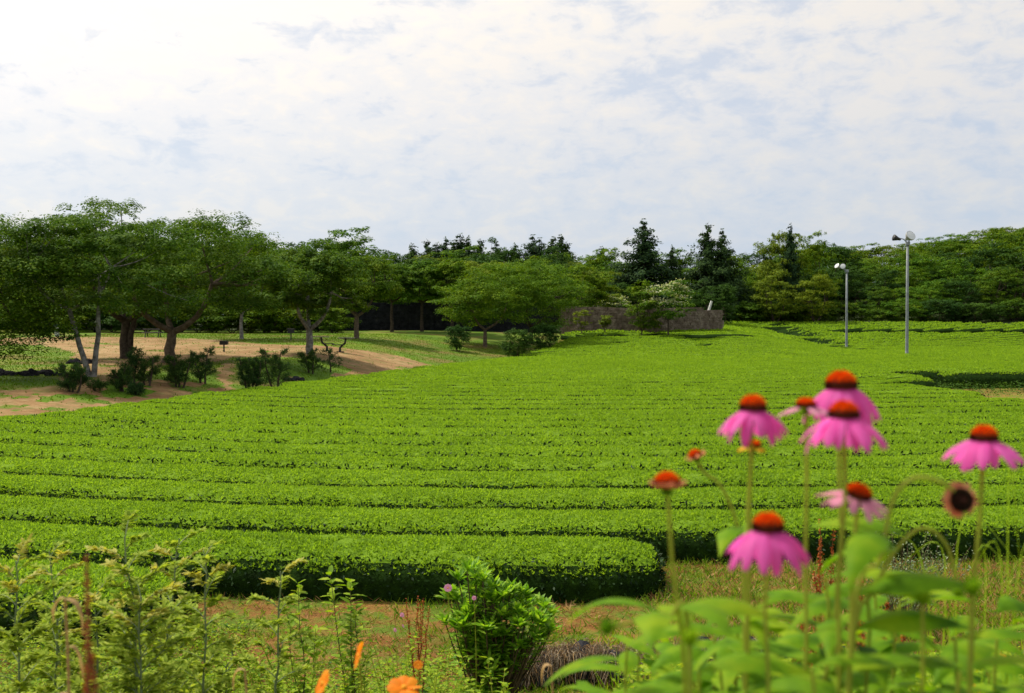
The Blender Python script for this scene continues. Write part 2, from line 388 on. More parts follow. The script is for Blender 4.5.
        # mature leaves on the flanks, coloured extra dark to paint in the shade
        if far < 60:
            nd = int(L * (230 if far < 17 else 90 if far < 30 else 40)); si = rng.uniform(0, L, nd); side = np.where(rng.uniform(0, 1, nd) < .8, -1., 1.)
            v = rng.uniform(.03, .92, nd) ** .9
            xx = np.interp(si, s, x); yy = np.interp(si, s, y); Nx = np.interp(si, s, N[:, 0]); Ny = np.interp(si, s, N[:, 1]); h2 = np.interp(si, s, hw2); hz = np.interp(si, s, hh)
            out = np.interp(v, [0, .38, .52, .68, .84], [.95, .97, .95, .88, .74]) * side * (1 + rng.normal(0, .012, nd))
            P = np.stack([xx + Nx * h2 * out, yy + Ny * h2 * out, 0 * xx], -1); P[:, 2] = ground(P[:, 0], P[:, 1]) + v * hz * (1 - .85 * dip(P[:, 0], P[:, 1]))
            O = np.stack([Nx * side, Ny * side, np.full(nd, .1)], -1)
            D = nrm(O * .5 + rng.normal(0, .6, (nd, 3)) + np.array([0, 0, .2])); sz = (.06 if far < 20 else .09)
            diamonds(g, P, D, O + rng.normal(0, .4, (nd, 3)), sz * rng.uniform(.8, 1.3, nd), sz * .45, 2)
            # upper flank carries lighter leaves mixed in
        # end faces get dark leaves too
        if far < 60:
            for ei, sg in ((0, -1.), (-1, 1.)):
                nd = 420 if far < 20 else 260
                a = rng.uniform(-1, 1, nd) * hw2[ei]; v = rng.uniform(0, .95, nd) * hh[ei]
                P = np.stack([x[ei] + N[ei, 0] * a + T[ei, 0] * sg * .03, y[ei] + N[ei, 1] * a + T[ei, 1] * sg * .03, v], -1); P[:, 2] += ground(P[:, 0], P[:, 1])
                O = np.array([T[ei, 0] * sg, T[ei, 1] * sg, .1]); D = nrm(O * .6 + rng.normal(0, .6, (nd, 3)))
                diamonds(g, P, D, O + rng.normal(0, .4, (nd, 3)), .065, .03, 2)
    if g.n == 0: return
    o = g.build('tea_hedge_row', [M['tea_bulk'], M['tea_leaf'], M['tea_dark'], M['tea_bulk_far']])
    tag(o, row_label(k), 'tea hedge', 'rows of clipped tea hedge across the field')
for k in range(-1, 70): tea_row(k)

# ------------------------------------------------------------------ trees
def crown_mesh(seed, H, W, cb, npads, nleaf, leaf, pad=.17, flat=.5, shape='round', extra=(), ragged=.18):
    """returns (Geo crown, pad centres). crown spans z from cb*H to H, diameter W."""
    r = np.random.default_rng(seed); g = G(); C = []
    zc = H * (cb + 1) / 2 - H * .02; rz = H * (1 - cb) / 2
    ph = r.uniform(0, 6.28, 6)
    while len(C) < npads:
        d = nrm(r.normal(0, 1, 3)); rad = r.uniform(.35, 1) ** .4
        az = math.atan2(d[1], d[0]); k = 1 + ragged * (math.sin(2 * az + ph[0]) + math.sin(3 * az + ph[1] + 2 * d[2]) + .7 * math.sin(5 * az + ph[2] + 5 * d[2])) * .6
        p = d * rad * k
        if shape == 'vase' and p[2] < 0 and math.hypot(p[0], p[1]) < .25: continue
        z = p[2] * rz
        if p[2] < 0: z *= .95
        C.append((p[0] * (W / 2 - pad * W * .5), p[1] * (W / 2 - pad * W * .5), zc + z * .95))
    C = np.array(C + [tuple(e) for e in extra])
    pr = pad * W * r.uniform(.6, 1.25, len(C)); per = max(6, nleaf // len(C))
    P = []; N = []
    for c, q in zip(C, pr):
        n = int(per * (q / (pad * W)) ** 1.6) + 12; ks = 13
        d = nrm(r.normal(0, 1, (ks, 3)) + [0, 0, .35]); d[:, 2] = np.where(d[:, 2] < -.25, -d[:, 2], d[:, 2])
        sc = c + d * q * np.array([1, 1, flat * .62]) * r.uniform(.4, 1.25, (ks, 1)); sr = q * r.uniform(.2, .42, ks)
        i = r.integers(ks, size=n); e = nrm(r.normal(0, 1, (n, 3)) + [0, 0, .5]); rad = r.uniform(.35, 1, n) ** .5
        P.append(sc[i] + e * (rad * sr[i])[:, None] * np.array([1, 1, .55])); N.append(e * .65 + d[i] * .35 + np.array([0, 0, .95]) + r.normal(0, .17, (n, 3)))
    P = np.concatenate(P); N = nrm(np.concatenate(N)); n = len(P)
    D = nrm(np.cross(N, r.normal(0, 1, (n, 3))) + np.array([0, 0, -.15]))
    diamonds(g, P - D * leaf * .5, D, N, leaf * r.uniform(.7, 1.35, n), leaf * .62 * r.uniform(.8, 1.2, n), 0, .5)
    return g, C

def trunk_geo(seed, H, W, C, r0, fork, lean=(0, 0), nlimb=10, fork2=None):
    r = np.random.default_rng(seed + 99); g = G()
    top = np.array([lean[0], lean[1], fork])
    P = curve((0, 0, -.25), top, (r.normal(0, .03 * H / 6), 0, 0), 7, r0 * .12)
    tube(g, P, np.concatenate([[r0 * 1.45, r0 * 1.1], np.linspace(r0, r0 * .78, 5)]), 10)
    cs = C[r.permutation(len(C))[:nlimb]]
    mains = []
    for i in range(3):
        a = r.uniform(0, 6.28) if i else 0.4; a = i * 2.1 + r.uniform(-.4, .4)
        e = top + np.array([math.cos(a) * W * .2, math.sin(a) * W * .2, (H - fork) * .42]); mains.append(e)
        tube(g, curve(top - [0, 0, r0 * .5], e, (math.cos(a) * .04 * W, math.sin(a) * .04 * W, -.03 * H), 6, r0 * .1), np.linspace(r0 * .62, r0 * .3, 6), 7)
    for c in cs:
        m = min(mains + [top], key=lambda q: np.linalg.norm(q - c) + (2 if q is top else 0))
        tube(g, curve(m - [0, 0, .05], c, (0, 0, -.02 * H), 5, r0 * .1), np.linspace(r0 * .3, r0 * .07, 5), 5)
    return g

def tree(name, label, px, Y, ytop, Wpx, cb, mats, seed, r0=.2, fork=None, npads=60, nleaf=26000, leaf=.15, lean=(0, 0), cat='tree', group=None, extra=(), pad=.15, flat=.5, base=None, nlimb=14, second=None, off=(0, 0), ragged=.18):
    p = gp(px, Y) if base is None else base
    ztop = 3 + (326 - ytop) * p[1] / F; H = ztop - p[2]; W = Wpx * p[1] / F
    root = empty(name, p, label, cat, group)
    g, C = crown_mesh(seed, H, W, cb, npads, nleaf, leaf, pad, flat, extra=extra, ragged=ragged)
    if off != (0, 0):
        g.v = [v + np.array([off[0], off[1], 0]) for v in g.v]; C = C + np.array([off[0], off[1], 0])
    fk = (fork if fork else cb * H * 1.02)
    t = trunk_geo(seed, H, W, C, r0, fk, lean, nlimb)
    if second:  # extra stems from the same root
        for (ax, ay, rr) in second:
            e = np.array([ax, ay, H * .6]); tube(t, curve((0.1 * np.sign(ax), 0, -.1), e, (ax * .15, 0, 0), 8, .03), np.linspace(rr, rr * .5, 8), 8)
    t.build('trunk', mats[0], root); g.build('crown', mats[1], root)
    return root

BK, BP, BW = M['bark'], M['bark_pale'], M['bark_warm']
LA, LB, LY, LD = M['leaf_a'], M['leaf_b'], M['leaf_y'], M['leaf_d']
GT = 'large shade trees standing in the park at left'
tree('shade_tree', 'dark shade tree at the left picture edge with a low hanging leafy branch', -70, 46, 214, 290, .24, (BK, LA), 11, .22, npads=120, nleaf=52000, leaf=.13, group=GT, ragged=.28,
     extra=[(2.7, -.6, 1.15), (3.1, -.8, .85), (3.5, -.5, 1.0), (3.0, -.3, 1.4), (2.5, -.7, 1.6), (3.6, -.6, 1.55), (4.1, -.2, 1.9), (4.9, 0, 2.0)])
tree('shade_tree', 'tall shade tree with two slender pale trunks in a V beside a dark pine bush', 91, 47.5, 207, 205, .30, (BP, LA), 12, .12, fork=3.0, lean=(-.95, 0), npads=78, nleaf=50000, leaf=.13, group=GT, second=[(.32, .2, .13)], flat=.42, pad=.14, ragged=.3)
tree('shade_tree', 'shade tree with a dark thick upright trunk left of the widest trunk', 126, 64, 214, 195, .27, (BK, LA), 13, .3, npads=70, nleaf=42000, leaf=.16, group=GT, ragged=.3, flat=.42, second=[(.7, 0, .2)])
tree('spreading_tree', 'broad spreading tree with the widest leaning trunk and low side limbs', 166, 59, 220, 215, .27, (BW, LA), 14, .3, fork=1.8, lean=(.35, 0), npads=82, nleaf=54000, leaf=.15, group=GT, ragged=.3, off=(1.6, 0), flat=.42)
tree('shade_tree', 'round topped tree with a thin pale forked trunk in front of the dark thicket', 242, 92, 231, 110, .24, (BP, LB), 15, .16, npads=75, nleaf=32000, leaf=.2, group=GT)
tree('shade_tree', 'shade tree whose grey trunk forks into a Y behind the young pines on the lawn', 309, 70, 242, 122, .26, (BP, LA), 16, .24, fork=1.7, npads=62, nleaf=40000, leaf=.16, group=GT)
tree('shade_tree', 'slim trunked tree standing alone at the right end of the dirt path', 357, 96, 250, 92, .26, (BW, LA), 17, .22, npads=75, nleaf=30000, leaf=.19, group=GT)
tree('spreading_tree', 'left one of two flat topped green trees on the lawn slope before the wall', 485, 76, 266, 116, .22, (BW, LB), 18, .19, base=onground(485, 347), npads=80, nleaf=36000, leaf=.18, group='pair of low spreading trees on the lawn slope', flat=.35)
tree('spreading_tree', 'right one of two flat topped green trees on the lawn slope, beside the tea rows', 531, 84, 256, 122, .2, (BK, LB), 19, .22, base=onground(531, 344), npads=85, nleaf=38000, leaf=.18, group='pair of low spreading trees on the lawn slope', flat=.35)

for i, (px, Yt, yt, wp_, lb) in enumerate([(392, 117, 256, 78, 'leftmost of the spreading trees whose crowns overhang the dark wall'), (422, 119, 262, 66, 'spreading tree over the dark wall, second from the left'), (452, 118, 258, 70, 'spreading tree over the dark wall just left of the flat topped lawn trees'), (585, 126, 262, 62, 'dense low tree at the left end of the brown stone wall')]):
    tree('spreading_tree', lb, px, Yt, yt, wp_, [.40, .42, .42, .2][i], (BK, [LA, LB, LB, LB][i]), 120 + i, .17, npads=60, nleaf=17000, leaf=.22, group='spreading trees along the far wall', flat=.38)
# variants for the wood, copied as whole things
def variant(name, mats, seed, H, W, cb, npads, nleaf, leaf, pad=.17, flat=.5, conifer=False):
    if conifer:
        r = np.random.default_rng(seed); g = G(); nl = 26; P = []; N = []
        for i in range(nl):
            f = i / (nl - 1); z = H * (.12 + .87 * f); rr = W / 2 * (1 - f) ** .72 * (1 + .3 * math.sin(i * 2.3 + seed)) + .05
            nb = max(2, int(12 * (1 - f) + 2))
            for b in range(nb):
                a = r.uniform(0, 6.28); ln = rr * r.uniform(.45, 1.25); n = max(3, int(nleaf / nl / 9 * (rr / W * 2) * 1.3))
                t = r.uniform(.1, 1, n); q = np.stack([np.cos(a) * t * ln, np.sin(a) * t * ln, -.28 * t * ln + .2 * ln * t * t], -1) + r.normal(0, .07 * rr + .04, (n, 3)) * [1, 1, .7]
                P.append(q + [0, 0, z]); N.append(np.tile([math.cos(a) * .6, math.sin(a) * .6, .8], (n, 1)) + r.normal(0, .4, (n, 3)))
        P = np.concatenate(P); N = nrm(np.concatenate(N)); D = nrm(np.cross(N, r.normal(0, 1, P.shape)) + [0, 0, -.2])
        diamonds(g, P, D, N, leaf, leaf * .5)
        t = G(); tube(t, curve((0, 0, -.4), (0, 0, H * .97), (.1, 0, 0), 7), np.linspace(.02 * H, .02, 7), 7)
    else:
        g, C = crown_mesh(seed, H, W, cb, npads, nleaf, leaf, pad, flat); t = trunk_geo(seed, H, W, C, .03 * H, cb * H, (0, 0), 8)
    return dict(name=name, H=H, crown=g.mesh('crown', [mats[1]]), trunk=t.mesh('trunk', [mats[0]]))
VB = [variant('broadleaf_tree', (BK, [LB, LB, LD, LA, LB][i % 5]), 30 + i, 10, [10, 11.5, 9, 10.5, 12][i % 5], .04, 60, 17000, .27, .16, [.5, .38, .6, .45, .35][i % 5]) for i in range(5)]
VY = [variant('broadleaf_tree', (BK, LY), 50 + i, 10, 10.5, .06, 60, 16000, .27, .14, .4) for i in range(2)]
VD = [variant('evergreen_tree', (BK, LD), 60 + i, 10, 9, .02, 60, 16000, .26, .16, .6) for i in range(2)]
VC = [variant('conifer_tree', (BK, M['leaf_con']), 70 + i, 10, [6.6, 5.6, 7.6][i], 0, 0, 36000, .28, conifer=True) for i in range(3)]
VS = [variant('understory_bush', (BK, [LB, LD, LA][i]), 80 + i, 4, 5.2, .0, 40, 9000, .2, .2, .6) for i in range(3)]

def put(v, px, Y, ytop, label, group, wx=1.0, cat='tree', p=None, rz=None):
    p = gp(px, Y) if p is None else p
    H = 3 + (326 - ytop) * p[1] / F - p[2]; s = H / v['H']
    root = empty(v['name'], p, label, cat, group, rng.uniform(0, 6.28) if rz is None else rz)
    root.scale = (s * wx, s * wx, s)
    for part in ('trunk', 'crown'):
        o = bpy.data.objects.new(part, v[part]); COL.objects.link(o); o.parent = root
    return root

SKX = [0, 50, 100, 150, 220, 260, 300, 350, 385, 450, 500, 560, 600, 640, 700, 760, 800, 830, 880, 940, 980, 1024, 1100]
SKY = [222, 216, 220, 226, 229, 235, 241, 244, 247, 246, 247, 247, 249, 251, 251, 248, 242, 243, 242, 234, 228, 222, 214]
def sk(px): return np.interp(px, SKX, SKY)
def zone(px):
    if px < 230: return 'crowded broadleaf tree behind the shade trees at far left'
    if px < 460: return 'broadleaf tree in the dark wood behind the lawn and dark wall'
    if px < 575: return 'broadleaf tree in the wood right behind the flat topped lawn trees'
    if px < 730: return 'broadleaf tree in the wood behind the brown stone wall'
    if px < 860: return 'broadleaf tree in the wood behind the farther lamp post'
    return 'broadleaf tree on the wooded hillside behind the nearer lamp post'
GW = 'trees of the wood behind the field'
def layer(Y, dy, step, x0, x1, choose, jy=4, wx=1.15):
    px = x0
    while px < x1:
        q = px + rng.uniform(-.3, .3) * step
        v = choose(); Yq = Y + rng.uniform(-5, 5)
        lb = zone(q)
        if v in VY: lb = lb.replace('broadleaf tree', 'yellowish broadleaf tree')
        if v in VD: lb = lb.replace('broadleaf tree', 'dark evergreen tree')
        put(v, q, Yq, sk(q) + dy + rng.uniform(-jy, jy) , lb, GW, wx * rng.uniform(.9, 1.15))
        px += step
ch = lambda *vs: (lambda: vs[rng.integers(len(vs))])
# wooded hillside, far to near
layer(232, 1, 24, 820, 1120, ch(VB[0], VB[1], *VY), 2, 1.25)
layer(215, 5, 28, 800, 1120, ch(VB[3], VB[1], *VY, VB[0]), 3, 1.15)
layer(198, 11, 36, 770, 1120, ch(*VB, *VY, VB[1]), 4, 1.1)
layer(184, 19, 40, 760, 1120, ch(*VB, *VD, VB[0]), 4, 1.1)
layer(172, 28, 44, 750, 1120, ch(*VB, *VD, VD[0]), 5, 1.1)
layer(161, 42, 46, 735, 1120, ch(*VB, *VD, VD[1]), 6, 1.1)
layer(196, 2, 36, 360, 860, ch(*VB, VY[0]), 3, 1.0)
layer(178, 9, 40, 370, 790, ch(*VB, *VY), 4, 1.0)
layer(164, 20, 42, 380, 790, ch(*VB, *VD), 5, 1.0)
layer(148, 34, 42, 560, 742, ch(*VB, *VD), 6, 1.0)
layer(142, 12, 42, 335, 600, ch(*VB, *VY, VB[0]), 5, 1.0)
layer(133, 28, 38, 340, 560, ch(*VB, VB[1]), 5, .95)
layer(155, 3, 40, -60, 380, ch(*VB, *VD), 3, 1.0)
layer(140, 14, 40, -60, 350, ch(*VB, *VD), 6, 1.0)
layer(127, 30, 38, -60, 345, ch(VB[0], VB[2], *VD), 6, 1.0)
# undergrowth
px = -40
while px < 340:
    put(VS[rng.integers(3)], px, 113 + rng.uniform(-2, 5), 303 + rng.uniform(-5, 8), 'leafy undergrowth bush at the wood edge behind the park lawn', 'undergrowth bushes along the wood edge', 1.3, 'bush'); px += 17
px = 728
while px < 1090:
    pY = np.interp(px, [728, 1090], [154, 158])
    put(VS[rng.integers(3)], px, pY + rng.uniform(-1, 2), np.interp(px, [728, 1024], [306, 300]) + rng.uniform(-5, 5), 'leafy bush at the wood edge along the top of the tea field', 'undergrowth bushes along the wood edge', 1.35, 'bush'); px += 19
# conifers on the skyline
GC = 'conifers rising above the wood'
for (x, y, w, lb, v) in [(643, 218, 1.2, 'tallest dark conifer, standing alone above the wood behind the pale flowering tree', 2), (708, 222, 1.0, 'left one of a pair of dark conifers above the wall end', 0), (722, 228, 1.0, 'right one of a pair of dark conifers above the wall end', 2),
        (790, 223, .62, 'dark pointed conifer left of the farther lamp post, beside a light crown', 1), (672, 245, .9, 'short dark conifer just right of the tallest conifer', 0)]:
    put(VC[v], x, 158, y, lb, GC, w, 'conifer')
for x, y in [(412, 243), (427, 239), (437, 242), (446, 237), (453, 240), (460, 233), (468, 236), (481, 238), (496, 241), (515, 243), (533, 234), (540, 237), (553, 236), (561, 234), (567, 241), (602, 246)]:
    put(VC[rng.integers(3)], x, 205 + rng.uniform(-4, 4), y, 'distant small dark conifer in the row on the skyline left of centre', GC, 1.25, 'conifer')
put(VD[1], 499, 200, 240, 'small rounded dark tree on the skyline between the distant conifers', GC, .8)
put(VB[0], 350, 150, 229, 'large domed tree rising above the wood on the skyline', 'crowns standing out on the skyline', .95)
put(VB[1], 277, 135, 233, 'flat topped bright green crown on the skyline at left', 'crowns standing out on the skyline', .8)
put(VY[0], 779, 160, 224, 'light green upright crown touching the dark conifer', 'crowns standing out on the skyline', .55)
put(VB[0], 812, 162, 234, 'small round light green crown above the wood near the farther lamp post', 'crowns standing out on the skyline', .55)
put(VD[0], 557, 172, 246, 'dark peaked evergreen crown below the skyline conifers', 'crowns standing out on the skyline', .7)
put(VY[1], 775, 152, 268, 'yellow green leafy tree at the wood edge left of the farther lamp post', 'crowns standing out on the skyline', .8)
put(VY[0], 815, 152, 270, 'yellow tinged tree at the wood edge directly behind the farther lamp post', 'crowns standing out on the skyline', .8)

# small trees in front of the wall
wallY = lambda px: np.interp(px, [330, 460, 575, 650, 720], [124, 124, 122, 118, 121])
VW = variant('flowering_tree', (BK, M['leaf_b']), 91, 5, 4.2, .25, 45, 9000, .2, .16, .3)
def flowering(px, Y, ytop, W, seed, label, cb=.35):
    p = gp(px, Y); H = 3 + (326 - ytop) * Y / F - p[2]; root = empty('flowering_tree', p, label, 'tree', 'pale flowering trees by the wall')
    g, C = crown_mesh(seed, H, W, cb, 38, 8000, .2, .16, .3); t = trunk_geo(seed, H, W, C, .09, cb * H, (0, 0), 10)
    t.build('trunk', BK, root); g.build('crown', LB, root)
    b = G(); r = np.random.default_rng(seed)
    cs = C[(C[:, 2] > H * .5)]; n = 2600; c = cs[r.integers(len(cs), size=n)]; P = c + r.normal(0, 1, (n, 3)) * [.34, .34, .14] + [0, 0, .16 * W * .25]
    N = nrm(r.normal(0, .3, (n, 3)) + [0, 0, 1]); D = nrm(np.cross(N, r.normal(0, 1, (n, 3)))); diamonds(b, P, D, N, .18, .13, 0, .5); b.build('blossom', M['white_bract'], root)
flowering(668, 113, 280, 6.2, 92, 'pale green and white flowering tree in front of the stone wall')
flowering(612, 128, 297, 5.5, 93, 'low tree with pale flower layers peeking over the stone wall', .3)
tree('young_tree', 'slender upright bright green tree covering the middle of the stone wall', 642, 115, 276, 32, .12, (BK, LB), 94, .08, npads=40, nleaf=9000, leaf=.17, pad=.22, flat=.7, group='small trees by the wall')
for i, (px, yt) in enumerate([(582, 309), (605, 314), (656, 313)]):
    tree('sapling', ['light green sapling at the left end of the stone wall', 'small light green sapling left of the slender upright tree', 'small sapling just right of the slender upright tree'][i], px, 116, yt, [20, 14, 12][i], .35, (BW, LY), 95 + i, .07, npads=16, nleaf=2200, leaf=.14, pad=.25, group='small trees by the wall')
for i, (px, Y, yt, lb) in enumerate([(458, 96, 324, 'small dark bush left of the two flat topped lawn trees'), (516, 92, 327, 'dark bush between the trunks of the flat topped lawn trees'), (545, 100, 322, 'dark low bush behind the right flat topped lawn tree')]):
    put(VS[1], px, Y, yt, lb, 'small dark bushes on the lawn slope', .8, 'bush')
for px in (440, 452): pass
put(VY[1], 447, 130, 294, 'yellow leaved bush glimpsed over the dark wall', 'bushes behind the dark wall', .7, 'bush')

# ------------------------------------------------------------------ walls
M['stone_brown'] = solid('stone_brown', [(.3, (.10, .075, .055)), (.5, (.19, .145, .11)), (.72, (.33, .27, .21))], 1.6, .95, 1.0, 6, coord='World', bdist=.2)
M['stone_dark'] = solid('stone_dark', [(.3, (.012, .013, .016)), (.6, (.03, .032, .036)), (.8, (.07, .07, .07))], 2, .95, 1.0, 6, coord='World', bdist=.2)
def wall(name, label, pts, hgts, mat, thick=.6, stone=.32, seed=3):
    r = np.random.default_rng(seed); root = empty(name, (*pts[0], float(ground(*pts[0]))), label, 'wall')
    o0 = np.array([*pts[0], float(ground(*pts[0]))]); core = G(); st = G()
    pts = np.array(pts, float); seg = np.hypot(*np.diff(pts, axis=0).T); s = np.concatenate([[0], np.cumsum(seg)]); L = s[-1]
    def P(t): return np.array([np.interp(t, s, pts[:, 0]), np.interp(t, s, pts[:, 1])])
    n = int(L / 1.0) + 1; V = []
    for i in range(n + 1):
        t = L * i / n; p = P(t); d = nrm(P(min(L, t + .1)) - P(max(0, t - .1))); nn = np.array([-d[1], d[0]]); h = np.interp(t, s, hgts) + .05 * math.sin(t * 1.7); z = float(ground(*p))
        for a, b in ((-1, -.4), (-1, h - .05), (1, h - .05), (1, -.4)): q = p + nn * a * thick * .42; V.append((q[0], q[1], z + b))
    V = np.array(V) - o0; fs = []
    for i in range(n):
        for j in range(3): fs.append((4 * i + j, 4 * i + j + 1, 4 * i + 5 + j, 4 * i + 4 + j))
    core.add(V, fs); core.add(V, [[0, 1, 2, 3][::-1], [4 * n, 4 * n + 1, 4 * n + 2, 4 * n + 3]])
    # stones: rough blocks set into both faces and the top
    cube = np.array([(x, y, z) for x in (-1, 1) for y in (-1, 1) for z in (-1, 1)], float); cf = np.array([(0, 1, 3, 2), (4, 6, 7, 5), (0, 4, 5, 1), (2, 3, 7, 6), (0, 2, 6, 4), (1, 5, 7, 3)])
    z = 0
    while z < max(hgts):
        t = r.uniform(0, .2); hh = stone * r.uniform(.6, 1.1)
        while t < L:
            w = stone * r.uniform(.7, 1.8)
            if z < np.interp(t, s, hgts) - .1:
                for side in (-1, 1):
                    p = P(t + w / 2); d = nrm(P(min(L, t + .2)) - P(max(0, t - .2))); nn = np.array([-d[1], d[0]])
                    c = cube * [w * .47, .12 * r.uniform(.8, 1.5), hh * .46] * (1 + r.normal(0, .07, (8, 3)))
                    q = p + nn * side * thick * .42
                    X = q[0] + c[:, 0] * d[0] + c[:, 1] * nn[0]; Yv = q[1] + c[:, 0] * d[1] + c[:, 1] * nn[1]
                    st.add(np.stack([X, Yv, float(ground(*p)) + z + hh / 2 + c[:, 2]], -1) - o0, cf)
            t += w
        z += hh
    core.build('core', mat, root); st.build('stonework', mat, root); return root
wp = [gp(px, wallY(px)) for px in (560, 600, 650, 690, 720)]
wh = [3 + (326 - y) * p[1] / F - p[2] for p, y in zip(wp, (308, 308, 308.5, 309, 310.5))]
wall('stone_wall', 'brown dry stone wall behind the tea field with a leaning post on top', [p[:2] for p in wp], wh, M['stone_brown'])
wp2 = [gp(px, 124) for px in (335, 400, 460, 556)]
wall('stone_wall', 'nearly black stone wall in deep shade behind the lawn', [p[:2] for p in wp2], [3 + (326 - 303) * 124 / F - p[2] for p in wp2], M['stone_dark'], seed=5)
M['white_paint'] = solid('white_paint', [(.3, (.55, .55, .53)), (.7, (.75, .75, .73))], 6, .6)
M['blue_paint'] = solid('blue_paint', [(.3, (.08, .16, .35)), (.7, (.12, .22, .45))], 6, .6)
g = G(); a = wp[3] * .4 + wp[4] * .6; zt = 3 + (326 - 309.7) * a[1] / F
tube(g, [(0, 0, -.3), (.2, 0, .35), (.38, 0, .95)], [.13, .13, .12], 8); tag(g.build('leaning_post', M['white_paint'], None, (a[0], a[1], zt)), 'short whitish post leaning on top of the stone wall', 'post')

# small pale house glimpsed behind the dark wall
M['house_white'] = solid('house_white', [(.3, (.55, .58, .62)), (.7, (.7, .73, .78))], 2, .7)
M['roof_grey'] = solid('roof_grey', [(.3, (.12, .14, .17)), (.7, (.2, .22, .26))], 2, .7)
M['glass'] = solid('glass_dark', [(.3, (.02, .03, .04)), (.7, (.04, .05, .06))], 2, .15)
def box(g, c, s, m=0):
    cube = np.array([(x, y, z) for x in (-1, 1) for y in (-1, 1) for z in (-1, 1)], float) * .5 * np.array(s) + np.array(c)
    g.add(cube, [(0, 1, 3, 2), (4, 6, 7, 5), (0, 4, 5, 1), (2, 3, 7, 6), (0, 2, 6, 4), (1, 5, 7, 3)], m)
hp = gp(398, 129) - np.array([0, 0, .75]); hr = empty('small_house', hp, 'small bluish white hut glimpsed between the dark wall and the tree crowns', 'building')
g = G(); box(g, (0, 0, 1.5), (1.5, 3, 3.4)); g.build('wall', M['house_white'], hr)
g = G(); g.add([(-.9, -1.8, 3.2), (.9, -1.8, 3.2), (.9, 0, 3.7), (-.9, 0, 3.7), (-.9, 1.8, 3.2), (.9, 1.8, 3.2)], [(0, 1, 2, 3), (3, 2, 5, 4)]); g.add([(-.9, -1.8, 3.12), (.9, -1.8, 3.12), (.9, 1.8, 3.12), (-.9, 1.8, 3.12)], [(0, 1, 2, 3)]); g.build('roof', M['roof_grey'], hr)
for x in (-.35, .35):
    g = G(); box(g, (x, -1.52, 2.7), (.4, .06, .6)); g.build('window', M['glass'], hr)

# ------------------------------------------------------------------ pine bushes
def pine(px, py, ytop, wpx, label, seed, stems=3, Y=None):
    r = np.random.default_rng(seed); p = onground(px, py); H = (py - ytop) * p[1] / F; W = wpx * p[1] / F
    root = empty('pine_bush', p, label, 'pine bush', 'young pine bushes on the park slope'); t = G(); g = G()
    for s in range(stems):
        bx = (s - (stems - 1) / 2) / max(1, stems) * W * .8 + r.normal(0, .04); hs = H * r.uniform(.8, 1.0) if s != stems // 2 else H
        top = np.array([bx + r.normal(0, .12), r.normal(0, .15), hs]); tube(t, curve((bx * .4, 0, -.1), top, (r.normal(0, .06), 0, 0), 6, .02), np.linspace(.05, .015, 6), 6)
        nb = int(9 + 7 * H)
        for b in range(nb):
            f = b / nb; z = hs * (.12 + .86 * f); a = r.uniform(0, 6.28); ln = W / stems * .95 * (1 - f * .72) * r.uniform(.5, 1.15) + .08
            c0 = np.array([bx * (.4 + .6 * f) + (top[0] - bx) * f, top[1] * f, z]); e = c0 + [math.cos(a) * ln, math.sin(a) * ln, ln * .35]
            tube(t, [c0, e], [.014, .007], 4, cap=False)
            for tt in (.45, .75, 1.0):
                c = c0 + (e - c0) * tt; n = 30
                d = nrm(r.normal(0, 1, (n, 3)) + np.array([math.cos(a) * .4, math.sin(a) * .4, .7])); diamonds(g, c + r.normal(0, .035, (n, 3)), d, r.normal(0, 1, (n, 3)), r.uniform(.09, .17, n), .022, 0)
    t.build('trunk', BK, root); g.build('needles', M['leaf_pine'], root)
pine(73, 393, 365, 34, 'low round dark pine bush right of the dark rocks', 1, 3)
pine(122, 392, 368, 22, 'ragged pine bush in front of the dark thick trunk, lower left of its neighbours', 2, 2)
pine(132, 384, 349, 24, 'tall pine bush with a tuft on top left of the widest trunk', 3, 2)
pine(147, 386, 357, 24, 'pine bush directly left of the foot of the widest trunk', 4, 2)
pine(180, 388, 356, 32, 'dense pine bush directly right of the widest trunk', 5, 3)
pine(203, 384, 348, 26, 'pine bush with a separate flat tuft on top, right of the dense one', 6, 2)
pine(251, 390, 358, 32, 'wide dense pine bush in the middle of the slope', 7, 4)
pine(276, 388, 350, 26, 'pointed pine bush joined to the right of the wide dense one', 8, 2)
pine(311, 374, 350, 22, 'pine bush at the foot of the Y forked grey trunk', 9, 2)
pine(331, 373, 350, 18, 'thin open pine bush, rightmost on the slope', 10, 1)
pine(136, 396, 385, 16, 'tiny pine bush lowest on the slope below the trunks', 13, 2)
pine(100, 392, 383, 12, 'tiny pine bush at the foot of the V shaped pale trunks', 14, 1)

# rocks
M['rock'] = solid('rock_dark', [(.3, (.018, .018, .022)), (.55, (.04, .04, .045)), (.8, (.10, .10, .10))], 3, .95, 1, 8, bdist=.1)
import bmesh
def rock_mesh(seed):
    bm = bmesh.new(); bmesh.ops.create_icosphere(bm, subdivisions=3, radius=1)
    for v in bm.verts:
        n = mnoise.noise(v.co * 1.1 + Vector((seed * 3.7, 0, 0))) * .5 + mnoise.noise(v.co * 2.9 + Vector((0, seed * 2.1, 0))) * .22; v.co *= 1 + n
        v.co.z = max(v.co.z, -.5)
    me = bpy.data.meshes.new('rock'); bm.to_mesh(me); bm.free(); me.materials.append(M['rock']); return me
RM = [rock_mesh(i) for i in range(5)]
def rock(px, py, s, label, group='dark rocks laid along the park slope', p=None):
    p = onground(px, py) if p is None else p
    o = bpy.data.objects.new('rock', RM[rng.integers(5)]); COL.objects.link(o); o.location = Vector([float(p[0]), float(p[1]), float(p[2]) + s * .18]); o.scale = (s * rng.uniform(.9, 1.5), s, s * rng.uniform(.5, .75)); o.rotation_euler = (0, 0, rng.uniform(0, 6.28))
    tag(o, label, 'rock', group)
